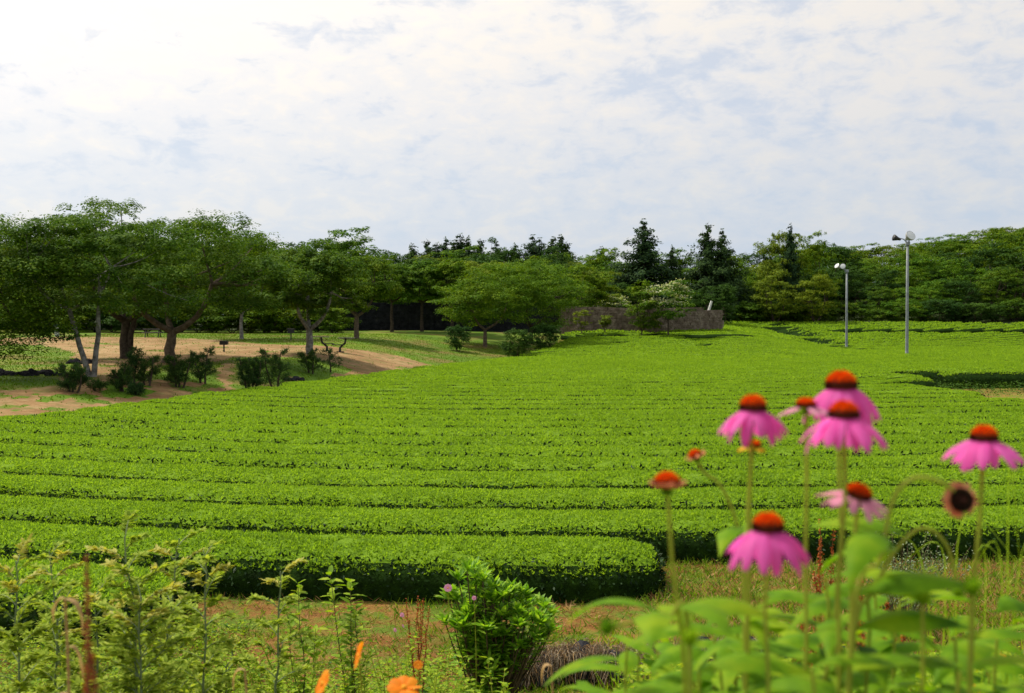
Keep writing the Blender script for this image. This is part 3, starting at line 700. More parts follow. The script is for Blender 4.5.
for i in range(17): rock(-24 + i * 5.4 + rng.uniform(-1, 1), 375 + rng.uniform(-1, 1.2), rng.uniform(.2, .34), 'dark rock in the low line of rocks left of the round pine bush')
for i in range(5): rock(71 + i * 5, 364 + rng.uniform(-.6, .6), rng.uniform(.25, .4), 'dark rock in the short line behind the V shaped pale trunks')
for i in range(4): rock(286 + i * 5, 382 - rng.uniform(0, 3), rng.uniform(.15, .28), 'small greyish rock on the mound between the pine bushes')

# ------------------------------------------------------------------ park furniture
M['steel'] = solid('steel_grey', [(.3, (.16, .18, .19)), (.7, (.30, .33, .34))], 3, .55)
M['black_metal'] = solid('black_metal', [(.3, (.012, .012, .014)), (.7, (.03, .03, .032))], 6, .5)
M['lamp_pale'] = solid('lamp_pale', [(.3, (.26, .26, .24)), (.7, (.42, .42, .39))], 6, .4)
M['lamp_glass'] = solid('lamp_glass', [(.3, (.55, .58, .58)), (.7, (.7, .72, .72))], 6, .1)
def lathe(g, prof, n=20, m=0, mat4=None, smooth=True):
    a = np.linspace(0, 2 * math.pi, n, endpoint=False); V = np.array([(r * math.cos(t), r * math.sin(t), z) for r, z in prof for t in a]); k = len(prof)
    if mat4 is not None: V = np.array([mat4 @ Vector(v) for v in V])
    g.add(V, [(i * n + j, i * n + (j + 1) % n, (i + 1) * n + (j + 1) % n, (i + 1) * n + j) for i in range(k - 1) for j in range(n)], m, smooth)
def lamp_post(px, Y, ytop, label, near):
    p = gp(px, Y); H = 3 + (326 - ytop) * Y / F - p[2]; root = empty('lamp_post', p, label, 'lamp post', 'floodlight posts in the tea field')
    g = G(); lathe(g, [(.24, -.1), (.24, .04), (.15, .05), (.135, 1), (.12, H * .5), (.10, H), (0, H + .02)], 14); g.build('pole', M['steel'], root)
    g = G(); lathe(g, [(.20, H * .97), (.21, H * .975), (.21, H * 1.0), (.14, H * 1.003), (0, H * 1.004)], 14); g.build('cap_collar', M['steel'], root)
    if near:
        g = G(); tube(g, [(0, 0, H - .1), (-.35, -.05, H + .22), (-.8, -.1, H + .32)], [.05, .05, .045], 7); g.build('arm', M['steel'], root)
        m4 = Matrix.Translation((-.95, -.1, H + .28)) @ Matrix.Rotation(R(-75), 4, 'Y') @ Matrix.Rotation(R(10), 4, 'X'); g = G(); lathe(g, [(0, -.35), (.09, -.33), (.14, -.1), (.26, .25), (.28, .32), (0, .33)], 16, 0, m4); g.build('lamp_housing', M['black_metal'], root)
        m4 = Matrix.Translation((.12, 0, H + .42)) @ Matrix.Rotation(R(60), 4, 'X') @ Matrix.Rotation(R(18), 4, 'Y'); g = G(); lathe(g, [(0, -.42), (.14, -.38), (.2, -.2), (.40, .05), (.44, .22), (.44, .28)], 20, 0, m4); h = g.build('lamp_housing', M['lamp_pale'], root)
        g = G(); lathe(g, [(.43, .27), (.25, .30), (0, .31)], 20, 0, m4); g.build('lamp_lens', M['lamp_glass'], h)
        g = G(); box(g, (.12, 0, H + .1), (.10, .06, .42)); g.build('bracket', M['steel'], root)
    else:
        for i, (x, rz) in enumerate([(-.95, 25), (-.42, 60)]):
            g = G(); tube(g, [(0, 0, H - .12), (x * .5, 0, H + .12), (x, 0, H + .2)], [.05, .045, .04], 7); g.build('arm', M['steel'], root)
            m4 = Matrix.Translation((x, -.05, H + .32)) @ Matrix.Rotation(R(-55), 4, 'Y') @ Matrix.Rotation(R(rz), 4, 'X'); g = G(); lathe(g, [(0, -.3), (.1, -.28), (.15, -.08), (.27, .18), (.29, .26)], 16, 0, m4); h = g.build('lamp_housing', M['lamp_pale'], root)
            g = G(); lathe(g, [(.285, .25), (.15, .27), (0, .275)], 16, 0, m4); g.build('lamp_lens', M['lamp_glass'], h)
lamp_post(907, 95, 242, 'nearer and taller grey lamp post with a large round floodlight on top', True)
lamp_post(846.5, 118, 270, 'farther and shorter grey lamp post with two small floodlights at left', False)

M['plank'] = solid('plank', [(.3, (.10, .09, .08)), (.7, (.22, .2, .18))], 4, .8)
def picnic(px, py, label):
    p = onground(px, py); root = empty('picnic_table', p, label, 'picnic table', 'picnic tables in the park', R(8)); g = G(); box(g, (0, 0, .74), (1.6, .75, .06)); g.build('tabletop', M['plank'], root)
    for s in (-1, 1):
        g = G(); box(g, (0, s * .68, .45), (1.6, .26, .05)); g.build('seat', M['plank'], root)
        g = G(); tube(g, [(s * .55, -.68, 0), (s * .55, -.2, .7)], [.045, .045], 6); tube(g, [(s * .55, .68, 0), (s * .55, .2, .7)], [.045, .045], 6); tube(g, [(s * .55, -.68, .42), (s * .55, .68, .42)], [.03, .03], 6); g.build('leg_frame', M['black_metal'], root)
picnic(153, 337.5, 'dark picnic table on the lawn edge behind the widest trunk')
def exercise(px, py, h, label, kind):
    p = onground(px, py); root = empty('grill_stand', p, label, 'grill stand', 'small black stands on the park path'); g = G(); tube(g, [(0, 0, -.1), (0, 0, h * .62)], [.05, .05], 8); g.build('post', M['black_metal'], root)
    g = G(); box(g, (0, 0, h * .80), (.50, .36, h * .36)); g.build('box', M['black_metal'], root)
    if kind: g = G(); box(g, (.0, 0, h * .80 + h * .2), (.62, .46, .03)); g.build('lid', M['plank'], root)
exercise(224, 352, .75, 'small black box on a short post on the dirt path, leftmost one', 0)
exercise(291, 340.5, .95, 'small black box on a post at the far lawn edge, left of the forked tree', 1)
def tee(px, py, s, label):
    p = onground(px, py); root = empty('pedestal_table', p, label, 'pedestal table', 'black pedestal tables beside the path'); g = G(); tube(g, [(0, 0, 0), (0, 0, .3), (s * .35, 0, .62), (s * .4, 0, .95)], [.1, .08, .07, .07], 8); box(g, (0, 0, .02), (.5, .4, .05)); g.build('pedestal', M['black_metal'], root)
    g = G(); box(g, (s * .45, 0, .97), (1.1, .6, .06)); g.build('tabletop', M['plank'], root); g = G(); box(g, (-s * .12, -.2, .5), (.75, .35, .06)); g.build('seat', M['black_metal'], root)
tee(327, 351, -1, 'black pedestal table just right of the Y forked tree trunk'); tee(340, 352, 1, 'black pedestal table with a tilted pale top, rightmost by the path')
p = onground(57, 336.5); rt = empty('marker_post', p, 'short white marker post with a blue top beside the far path', 'marker post'); g = G(); box(g, (0, 0, .42), (.34, .22, .95)); g.build('post', M['white_paint'], rt); g = G(); box(g, (0, 0, 1.0), (.4, .27, .2)); g.build('top', M['blue_paint'], rt)

# lawn tufts near the edges (a mass nobody could count)
M['grass'] = leafmat('grass_blades', [(0, (.05, .12, .01)), (.5, (.12, .23, .012)), (1, (.28, .36, .03))], .4, .7, .08, tint=(1.2, 1.2, .4))
M['grass_dry'] = leafmat('grass_dry', [(0, (.20, .09, .03)), (.5, (.38, .21, .08)), (1, (.52, .36, .16))], .25, .8, .2, tint=(1.1, 1, .7))
M['lawn_blade'] = leafmat('lawn_blades', [(.1, (.05, .11, .005)), (.5, (.09, .17, .006)), (.9, (.17, .21, .012))], .35, .8, .03, scale=.2, tint=(1.2, 1.2, .4))
def blades(g, P, hmin, hmax, w, m=0, bendy=.5):
    n = len(P); d = nrm(rng.normal(0, bendy, (n, 3)) * [1, 1, 0] + [0, 0, 1]); diamonds(g, P, d, rng.normal(0, 1, (n, 3)) * [1, 1, .1], rng.uniform(hmin, hmax, n), w, m, .3)
n = 90000; x = rng.uniform(-40, 4, n); y = rng.uniform(31, 108, n) ; c = np.stack([x, y, 0 * x], -1)
ok = (x < bleft(y)) & (abs(x) < .5 * y + 3) & (~on_path(c) | is_green(c) | (rng.uniform(0, 1, n) < .08)); x, y = x[ok], y[ok]
g = G(); blades(g, np.stack([x, y, ground(x, y)], -1), .05, .13, .05, 0, .5); tag(g.build('lawn_grass', M['lawn_blade']), 'short rough grass of the park lawn', 'grass', kind='stuff')

# ------------------------------------------------------------------ foreground ground cover
def cover(g, P, hmax, size, m):
    n = len(P); P = P + np.stack([0 * P[:, 0], 0 * P[:, 0], rng.uniform(0, 1, n) ** 1.3 * hmax], -1)
    az = rng.uniform(0, 6.28, n); el = rng.uniform(-.2, .7, n); D = np.stack([np.cos(az) * np.cos(el), np.sin(az) * np.cos(el), np.sin(el)], -1); N = nrm(rng.normal(0, .35, (n, 3)) + [0, 0, 1])
    leaves6(g, P, D, N, size * rng.uniform(.6, 1.3, n), size * .42, m)
def scatter(n, x0, x1, y0, y1, dens=None):
    x = rng.uniform(x0, x1, n); y = rng.uniform(y0, y1, n)
    if dens is not None:
        k = rng.uniform(0, 1, n) < dens(x, y); x, y = x[k], y[k]
    return np.stack([x, y, ground(x, y)], -1)
g = G()
pt = scatter(55000, -7, 8, 8.0, 12.2, lambda x, y: np.clip(.14 + .6 * (wav(x, y, .6, 2) > .12) * np.clip(wav(x, y, .6, 2) * 2, 0, 1), 0, 1)); blades(g, pt, .04, .13, .013, 0, .8)
pt = scatter(40000, -7, 8, 8.0, 12.2, lambda x, y: .4 + .4 * wav(x, y, .8, 7)); blades(g, pt, .04, .13, .009, 1, 1.8)
cover(g, scatter(9000, 1.4, 9, 11.0, 14.6, lambda x, y: np.clip(.35 + .5 * wav(x, y, .6, 3), 0, 1)), .12, .04, 0); blades(g, scatter(14000, 1.4, 9, 10.6, 14.6), .04, .15, .012, 0, .7); blades(g, scatter(9000, 1.4, 9, 10.6, 14.6), .04, .15, .012, 1, 1.2)
cover(g, scatter(9000, -7, 8, 8.4, 11.9, lambda x, y: np.clip(wav(x, y, .45, 12) - .25, 0, 1)), .09, .04, 0)
tag(g.build('soil_grass', [M['grass'], M['grass_dry']]), 'thin green and straw coloured grass on the bare soil', 'grass', kind='stuff')
M['weed'] = leafmat('weed_leaf', [(0, (.10, .20, .008)), (.5, (.22, .36, .016)), (1, (.42, .50, .04))], .45, .65, .1, tint=(1.2, 1.2, .4))
M['weed_dark'] = leafmat('weed_leaf_dark', [(0, (.03, .08, .015)), (.5, (.06, .15, .014)), (1, (.11, .23, .02))], .3, .6, .1)
g = G()
lowden = lambda x, y: np.clip(sm(9.9 + 1.0 * wav(x, y, .9, 3) + .6 * (x < -2.2) - y, 0, .6) * (.5 + .6 * wav(x, y, .5, 9)), 0, 1) * np.clip(1 - sm(x, -.8, .1) * sm(y, 7.2, 7.8), 0, 1)
cover(g, scatter(70000, -6.5, .8, 6.0, 11.2, lowden), .16, .045, 0)
cover(g, scatter(12000, -6.5, .8, 6.0, 11.2, lowden), .12, .05, 1)
for pth in (3,):
    pass
tag(g.build('weed_carpet', [M['weed'], M['weed_dark']]), 'low bright green weeds spreading in front of the tea row', 'weeds', kind='stuff')
g = G()
cover(g, scatter(16000, .8, 5.5, 5.5, 9.6, lambda x, y: .35 + .4 * wav(x, y, .5, 4) + 0 * x), .28, .06, 0); cover(g, scatter(6000, .8, 5.5, 4.5, 9.6), .2, .06, 1)
pt = scatter(9000, .8, 5.5, 5.2, 10.5, lambda x, y: .5 + .5 * wav(x, y, .7, 1)); blades(g, pt, .08, .30, .012, 0, .5); pt = scatter(2200, .8, 5.5, 5.2, 10.5); blades(g, pt, .08, .28, .010, 2, .7)
pt = scatter(5200, .7, 4.2, 3.2, 8.0, lambda x, y: .5 + .5 * wav(x, y, .4, 21)); blades(g, pt, .25, .62, .014, 0, .45); pt = scatter(700, .7, 4.2, 3.2, 8.0); blades(g, pt, .25, .6, .010, 2, .5); cover(g, scatter(9000, .6, 3.8, 3.4, 6.5), .5, .075, 0)
tag(g.build('bank_weeds', [M['weed'], M['weed_dark'], M['grass_dry']]), 'tangled green and dry weeds behind the coneflowers', 'weeds', kind='stuff')
g = G()
cover(g, scatter(9000, -4, 4, 1.2, 6.2), .10, .05, 0); pt = scatter(9000, -4, 4, 1.0, 6.2); blades(g, pt, .05, .2, .010, 1, .6)
tag(g.build('bank_grass', [M['weed'], M['grass']]), 'green grass and weeds covering the bank below the camera', 'grass', kind='stuff')

g = G(); pt = scatter(16000, 15, 32, 46.5, 57, lambda x, y: cleared(x, y) * np.clip(.9 - .5 * (y < 48.5), 0, 1)); cover(g, pt, .42, .11, 1); pt = scatter(3500, 15, 30, 37, 48, lambda x, y: cleared(x, y) * np.clip(wav(x, y, 1.1, 5) + .15, 0, 1)); cover(g, pt, .15, .08, 0)
tag(g.build('clearing_weeds', [M['weed'], M['leaf_d']]), 'dark overgrown weeds around the bare clearing in the tea', 'weeds', kind='stuff')
# low stone edging under dead grass
M['straw'] = leafmat('straw', [(0, (.12, .08, .045)), (.5, (.28, .2, .12)), (1, (.45, .38, .28))], .2, .8, .2, tint=(1.1, 1, .8))
def edging(pa, pb, Y, label):
    a = gp(pa, Y); b = gp(pb, Y + .3); root = empty('stone_edging', a, label, 'stone edging'); L = np.linalg.norm(b - a); n = int(L / .3); st = G()
    for i in range(n):
        me = RM[i % 5]; V = np.array([v.co[:] for v in me.vertices]); fs = np.array([p.vertices[:] for p in me.polygons]); c = (b - a) * (i + .5) / n
        s = rng.uniform(.17, .24); st.add(V * [s, s, s * .85] + c + [0, rng.normal(0, .03), .12], fs, 0, True)
    st.build('stones', M['rock'], root)
    g = G(); k = 2600
    for i in range(k):
        t = rng.uniform(0, 1); c = (b - a) * t + [0, rng.normal(0, .08), rng.uniform(.12, .30)]; az = rng.uniform(0, 6.28); ln = rng.uniform(.08, .22)
        e = c + [math.cos(az) * ln * .6, math.sin(az) * ln * .6 - .06, -rng.uniform(0, .16)]; P = curve(c, e, (0, 0, rng.uniform(.02, .07)), 5, .01); tube(g, P, .0022, 3, 0 if rng.uniform() < .8 else 1, cap=False)
    g.build('dead_grass', [M['straw'], M['grass_dry']], root)
edging(478, 600, 8.75, 'low dark stone edging draped in dead straw, left part beside the rosette shrub'); edging(600, 760, 8.9, 'low stone edging matted with brown dead grass left of the coneflower stems')

# ------------------------------------------------------------------ foreground plants
M['stem_green'] = leafmat('stem_green', [(0, (.30, .36, .04)), (1, (.42, .46, .07))], .4, .6, .1)
M['stem_grey'] = solid('stem_grey', [(.3, (.12, .17, .08)), (.7, (.2, .25, .13))], 9, .6)
M['stem_red'] = solid('stem_red', [(.3, (.12, .03, .015)), (.7, (.26, .07, .03))], 9, .6)
M['stem_brown'] = solid('stem_brown', [(.3, (.07, .045, .03)), (.7, (.15, .10, .06))], 9, .7)
M['leaf_feather'] = leafmat('leaf_feather', [(0, (.16, .25, .02)), (.5, (.30, .41, .04)), (1, (.46, .54, .09))], .45, .7, .08, tint=(1.2, 1.15, .5))
M['leaf_tip'] = leafmat('leaf_tip', [(0, (.34, .38, .05)), (1, (.52, .48, .10))], .4, .6, .2)
M['leaf_shrub'] = leafmat('leaf_shrub', [(0, (.08, .20, .015)), (.5, (.19, .38, .02)), (1, (.38, .56, .06))], .45, .5, .15, tint=(1.2, 1.2, .4))
M['leaf_cone'] = leafmat('leaf_coneflower', [(.1, (.045, .13, .006)), (.5, (.15, .31, .008)), (.9, (.33, .46, .016))], .5, .6, .1, scale=14, tint=(1.2, 1.15, .35))
M['rust'] = leafmat('rust_seed', [(0, (.20, .045, .012)), (.5, (.38, .09, .02)), (1, (.55, .17, .04))], .25, .7, .2, tint=(1.1, .9, .6))
M['tan'] = leafmat('tan_leaf', [(0, (.34, .2, .08)), (1, (.55, .38, .18))], .35, .7, .2, tint=(1.1, 1, .7))

def feather(px, Y, ytop, label, seed, W=.3, lean=0., dens=1.0):
    r = np.random.default_rng(seed); p = gp(px, Y); H = 3 + (326 - ytop) * Y / F - p[2]; ytop += 6; H = 3 + (326 - ytop) * Y / F - p[2]; root = empty('feathery_weed', p, label, 'weed', 'tall feathery weeds on the bank'); st = G(); g = G(); tp = G()
    top = np.array([lean, 0, H]); S = curve((0, 0, -.05), top, (r.normal(0, .03), 0, 0), 12, .006); tube(st, S, np.linspace(.007, .0025, 12), 6)
    nb = int(28 * dens)
    for b in range(nb):
        f = .12 + .88 * (b + r.uniform(0, .5)) / nb; c = np.array([np.interp(f, np.linspace(0, 1, 12), S[:, i]) for i in range(3)]); a = b * 2.4 + r.normal(0, .3); ln = W * (1 - .55 * f) * r.uniform(.6, 1.1)
        e = c + [math.cos(a) * ln, math.sin(a) * ln * .8, ln * r.uniform(.25, .7)]; Bc = curve(c, e, (0, 0, .02), 6); tube(st, Bc, np.linspace(.0028, .001, 6), 4, cap=False)
        n = int(26 + ln * 190); t = r.uniform(.12, 1.0, n); P = np.stack([np.interp(t, np.linspace(0, 1, 6), Bc[:, i]) for i in range(3)], -1); dr = nrm(e - c); sd = np.cross(dr, [0, 0, 1.]); sg = np.where(r.uniform(0, 1, n) < .5, -1., 1.)[:, None]
        D = nrm(dr * .7 + sd * sg * .9 + r.normal(0, .25, (n, 3))); leaves6(g, P, D, nrm(r.normal(0, .3, (n, 3)) + [0, 0, 1]), .042 * r.uniform(.7, 1.5, n) * (1.15 - .4 * f), .014 * r.uniform(.8, 1.3, n), 1 if f > .82 and r.uniform() < .4 else 0)
    st.build('stem', M['stem_grey'], root); g.build('leaves', [M['leaf_feather'], M['leaf_tip']], root)
GF = [(14, 4.4, 556, 'feathery weed nearest the left picture edge'), (36, 4.8, 546, 'tall feathery weed left of the rust red dock spike'), (118, 4.3, 531, 'tallest feathery weed, with a yellowish plume, right of the rust red spike'), (156, 4.9, 533, 'feathery weed with a leaning yellow plume, second right of the rust spike'), (188, 4.6, 545, 'feathery weed standing before the left end of the dark hedge face'),
      (140, 4.2, 592, 'short bushy feathery weed below the tall plumes'), (92, 4.6, 590, 'short feathery weed directly beside the rust red spike'), (262, 5.0, 566, 'isolated feathery weed with pale leaves before the dark hedge face'), (170, 5.4, 600, 'low feathery weed at the edge of the bare soil'), (60, 5.2, 600, 'low feathery weed behind the tan dead leaves'), (230, 5.5, 640, 'small feathery weed low on the bare soil')]
for i, (px, Y, yt, lb) in enumerate(GF): feather(px, Y, yt, lb, 200 + i, W=[.3, .26, .3, .28, .26, .34, .3, .24, .3, .3, .2][i], lean=[.0, .05, .02, .1, .06, 0, 0, .08, 0, 0, 0][i], dens=[1, .9, 1, .9, .9, 1.3, 1.1, .8, 1.2, 1.2, .8][i])

def broad_weed(px, Y, ytop, label, seed, n=5, W=.2, leaf=.055, mat='weed', name='leafy_weed', stem='stem_green', group='leafy weeds in front of the tea row'):
    r = np.random.default_rng(seed); p = gp(px, Y); H = 3 + (326 - ytop) * Y / F - p[2]; root = empty(name, p, label, 'weed', group); st = G(); g = G()
    for s in range(n):
        a = r.uniform(0, 6.28); f = r.uniform(.65, 1) if s else 1; top = np.array([math.cos(a) * W * r.uniform(.3, 1), math.sin(a) * W, H * f]); S = curve((0, 0, -.05), top, (0, 0, .0), 8, .008); tube(st, S, np.linspace(.005, .0018, 8), 5)
        k = int(H * f / .03); t = np.linspace(.2, 1, k); P = np.stack([np.interp(t, np.linspace(0, 1, 8), S[:, i]) for i in range(3)], -1)
        for q in (0, math.pi):
            az = np.arange(k) * 1.57 + q + r.normal(0, .4, k); el = r.uniform(.0, .7, k); D = np.stack([np.cos(az) * np.cos(el), np.sin(az) * np.cos(el), np.sin(el)], -1)
            leaves6(g, P, D, nrm(r.normal(0, .2, (k, 3)) + [0, 0, 1]), leaf * r.uniform(.6, 1.25, k), leaf * .42, 0)
    st.build('stem', M[stem], root); g.build('leaves', M[mat], root)
broad_weed(306, 6.6, 590, 'pointed leaved sapling with dark stems, left one before the hedge face', 301, 3, .22, .085, stem='stem_brown'); broad_weed(352, 6.6, 577, 'pointed leaved sapling with a single tall shoot before the hedge face', 302, 3, .16, .085, stem='stem_brown')
for i, (px, Y, yt, lb) in enumerate([(300, 6.4, 640, 'round leafy weed below the pointed leaved saplings'), (345, 6.2, 648, 'leafy weed between the saplings and the orange flowers'), (395, 7.0, 640, 'leafy weed left of the red stemmed plant'), (450, 6.6, 662, 'leafy weed at the foot of the rosette shrub'), (250, 6.0, 660, 'leafy weed near the bottom edge left of the orange flowers'), (500, 6.4, 672, 'small leafy weed right of the rosette shrub foot'), (30, 6.5, 640, 'leafy yellow green weed at the lower left corner'), (200, 6.0, 655, 'leafy weed at the edge of the lower left weeds'), (420, 5.8, 672, 'leafy weed behind the rightmost orange flower')]):
    broad_weed(px, Y, yt, lb, 310 + i, 7, .26, .05)

# rosette shrub
def rosette_shrub(px, Y, ytop, label, seed=5, W=.68):
    r = np.random.default_rng(seed); p = gp(px, Y); H = 3 + (326 - ytop) * Y / F - p[2]; root = empty('rosette_shrub', p, label, 'shrub'); st = G(); g = G()
    tips = []
    for i in range(170):
        d = nrm(r.normal(0, 1, 3) + [0, -.25, .25]); k = r.uniform(.6, 1.08) if i % 3 else r.uniform(.92, 1.12)
        k *= 1 + .22 * math.sin(3 * math.atan2(d[2], d[0]) + 1.2) + .1 * math.sin(7 * math.atan2(d[2], d[0]))
        tips.append((d[0] * W * .50 * k * (1 if d[2] > -.2 else .75), d[1] * W * .42 * k, H * (.56 + d[2] * .40 * k)))
    for t in tips:
        t = np.array(t); b = np.array([t[0] * .15, t[1] * .15, 0]); tube(st, curve(b, t, (0, 0, -.06), 6, .008), np.linspace(.009, .004, 6), 5, cap=False)
        n = r.integers(11, 16); az = np.arange(n) * 2.4; el = r.uniform(-.1, 1.15, n); out = nrm(t - [0, 0, H * .35]) * .45
        D = nrm(np.stack([np.cos(az) * np.cos(el), np.sin(az) * np.cos(el), np.sin(el)], -1) + out); N = nrm(np.array([0, 0, 1.]) - D * D[:, 2:3] + r.normal(0, .1, (n, 3)))
        leaves6(g, t - D * .0 + r.normal(0, .006, (n, 3)), D, N, r.uniform(.08, .13, n), r.uniform(.026, .038, n), 0, .3, .12, .35, .72, .85)
        n = 7; tt = r.uniform(.55, .95, n)[:, None]; az = r.uniform(0, 6.28, n); D = np.stack([np.cos(az), np.sin(az), .3 + 0 * az], -1)
        leaves6(g, b + (t - b) * tt, D, np.tile([0, 0, 1.], (n, 1)), .09, .03, 0, .3, .12, .35, .72, .85)
    st.build('branches', M['stem_brown'], root); g.build('leaves', M['leaf_shrub'], root)
rosette_shrub(492, 7.9, 572, 'dense shrub with rosettes of glossy pointed leaves in front of the dark hedge face')
# twiggy pale shrub behind the coneflowers
def twig_shrub(px, Y, ytop, W, label, seed):
    r = np.random.default_rng(seed); p = gp(px, Y); H = 3 + (326 - ytop) * Y / F - p[2]; root = empty('twiggy_shrub', p, label, 'shrub'); st = G(); g = G()
    for i in range(45):
        a = r.uniform(0, 6.28); t = np.array([math.cos(a) * W * .5 * r.uniform(.2, 1), math.sin(a) * W * .4, H * r.uniform(.6, 1.05)]); S = curve((t[0] * .1, t[1] * .1, 0), t, (0, 0, .03), 7, .015); tube(st, S, np.linspace(.006, .0015, 7), 4, cap=False)
        n = 40; tt = r.uniform(.3, 1, n); P = np.stack([np.interp(tt, np.linspace(0, 1, 7), S[:, j]) for j in range(3)], -1) + r.normal(0, .02, (n, 3)); D = nrm(r.normal(0, 1, (n, 3)) + [0, 0, .5]); leaves6(g, P, D, r.normal(0, 1, (n, 3)), .032, .015, 0)
    st.build('branches', M['stem_brown'], root); g.build('leaves', M['pale_leaf'], root)
M['pale_leaf'] = leafmat('pale_leaf', [(0, (.05, .10, .03)), (.6, (.13, .2, .08)), (1, (.38, .42, .28))], .3, .5, .4)
twig_shrub(905, 10.6, 532, 1.3, 'twiggy shrub with tiny pale leaves before the hedge, seen through the coneflower stems', 8)

# rust coloured docks
def dock(px, Y, ytop, label, seed, thick=.022, nb=5, spread=.06, n=900, sp=.01, name='dock_plant'):
    r = np.random.default_rng(seed); p = gp(px, Y); H = 3 + (326 - ytop) * Y / F - p[2]; root = empty(name, p, label, 'dried dock', 'rust red dried seed stalks'); st = G(); g = G()
    for b in range(nb):
        top = np.array([r.normal(0, spread) if b else 0, r.normal(0, spread), H * (1 if b == 0 else r.uniform(.72, .97))]); S = curve((0, 0, -.05), top, (0, 0, 0), 9, .006); tube(st, S, np.linspace(.005, .0015, 9), 5)
        f0 = .35; k = n // nb; t = r.uniform(f0, 1, k); P = np.stack([np.interp(t, np.linspace(0, 1, 9), S[:, i]) for i in range(3)], -1)
        w = thick * (1.1 - t[:, None]) * (.6 + .6 * np.abs(np.sin(t[:, None] * 23 + b))); P = P + r.normal(0, 1, (k, 3)) * w; D = nrm(r.normal(0, 1, (k, 3))); leaves6(g, P, D, r.normal(0, 1, (k, 3)), sp, sp * .8, 0)
    st.build('stem', M['stem_red'], root); g.build('seeds', M['rust'], root)
dock(84, 1.25, 556, 'blurred rust red seed spike among the feathery weeds at left', 21, .010, 3, .008, 1300, .0042)
dock(418, 7.6, 594, 'thin rust red branching seed stalk left of the rosette shrub', 22, .02, 7, .06, 700, .012)
dock(822, 6.0, 520, 'rust red seed stalk between the coneflower stems, against the hedge', 23, .02, 5, .04, 900, .014)
for i, (px, Y, yt) in enumerate([(868, 5.0, 585), (890, 4.8, 600), (875, 4.4, 625), (912, 4.6, 640), (800, 5.2, 610)]): dock(px, Y, yt, ['rust red seed stalk behind the lower coneflower stems, tallest of the cluster', 'rust red seed stalk right of the cluster', 'short rust red seed stalk low in the cluster', 'short rust seed stalk at the bottom right of the cluster', 'rust red seed stalk left of the cluster behind the pink flowers'][i], 24 + i, .03, 4, .06, 800, .015)

# dead tan leaves on a straw stalk
def dead_stalk(px, Y, ytop, label, seed, n=6, ln=.09):
    r = np.random.default_rng(seed); p = gp(px, Y); H = 3 + (326 - ytop) * Y / F - p[2]; root = empty('withered_stalk', p, label, 'dead plant', 'withered tan stalks'); st = G(); S = curve((0, 0, -.05), (.02, 0, H), (.015, 0, 0), 9); tube(st, S, np.linspace(.004, .0022, 9), 6); st.build('stem', M['tan'], root)
    for i in range(n):
        c = S[8 - i % 5] ; a = r.uniform(-1.0, 1.0) + (0 if i % 2 else math.pi); l = ln * r.uniform(.7, 1.4); t = np.linspace(0, 1, 9)[:, None]
        P = c + np.concatenate([np.cos(a) * l * .5 * np.sin(t * 1.8), np.sin(a) * l * .4 * t, l * (.35 * t - 1.25 * t * t)], 1); g = G(); ribbon(g, P, (0, 1, .2), .006 * np.sin(np.linspace(.15, 3.0, 9)) * r.uniform(.6, 1.3, 9) + .001, 0, .5); g.build('leaf', M['tan'], root)
dead_stalk(52, 2.0, 600, 'withered tan stalk with drooping leaves left of the rust red spike', 31, 6, .06); dead_stalk(543, 2.6, 668, 'withered tan seed pods hanging at the bottom edge before the stone edging', 32, 5, .05); dead_stalk(235, 2.6, 672, 'withered tan leaf loop at the bottom edge left of the orange flowers', 33, 4, .05)

# petals
def petalmat(name, a, b, tr=.45, tint=(1.1, .9, 1.0)):
    m, t, o = nt(name); n = noise(t, 60, 2, .5); w = t.nodes.new('ShaderNodeTexCoord')
    rpi = t.nodes.new('ShaderNodeObjectInfo').outputs['Random']; c = mixc(t, math_(t, 'ADD', math_(t, 'MULTIPLY', n.outputs[0], .5), math_(t, 'MULTIPLY', rpi, .5)), a, b)
    p = t.nodes.new('ShaderNodeBsdfPrincipled'); t.links.new(c, p.inputs['Base Color']); p.inputs['Roughness'].default_value = .6; p.inputs['Specular IOR Level'].default_value = .2
    tl = t.nodes.new('ShaderNodeBsdfTranslucent'); t.links.new(mixc(t, 1.0, c, tint, 'MULTIPLY'), tl.inputs[0]); mx = t.nodes.new('ShaderNodeMixShader'); mx.inputs[0].default_value = tr
    t.links.new(p.outputs[0], mx.inputs[1]); t.links.new(tl.outputs[0], mx.inputs[2]); t.links.new(mx.outputs[0], o.inputs[0]); return m
M['pink'] = petalmat('petal_pink', (.78, .08, .45), (.92, .20, .66), .55); M['pink_pale'] = petalmat('petal_pink_pale', (.78, .25, .45), (.85, .42, .55)); M['orange'] = petalmat('petal_orange', (.85, .22, .01), (.9, .36, .01), tint=(1.1, .9, .5)); M['yellow'] = petalmat('petal_yellow', (.85, .4, .02), (.9, .55, .03), tint=(1.1, .9, .5)); M['soft_pink'] = petalmat('petal_soft_pink', (.75, .3, .5), (.85, .45, .65)); M['faded'] = petalmat('petal_faded', (.62, .17, .08), (.72, .42, .22))
M['cone_top'] = leafmat('cone_top', [(0, (.62, .06, .004)), (.5, (.88, .12, .006)), (1, (.95, .26, .012))], .35, .6, .1, tint=(1, .8, .4)); M['cone_low'] = leafmat('cone_low', [(0, (.05, .012, .008)), (1, (.16, .04, .015))], .1, .6, .3); M['cone_core'] = solid('cone_core', [(.3, (.12, .03, .01)), (.7, (.3, .07, .02))], 40, .8)
M['cone_dead'] = leafmat('cone_dead', [(0, (.015, .010, .008)), (1, (.07, .045, .025))], .1, .7, .2)

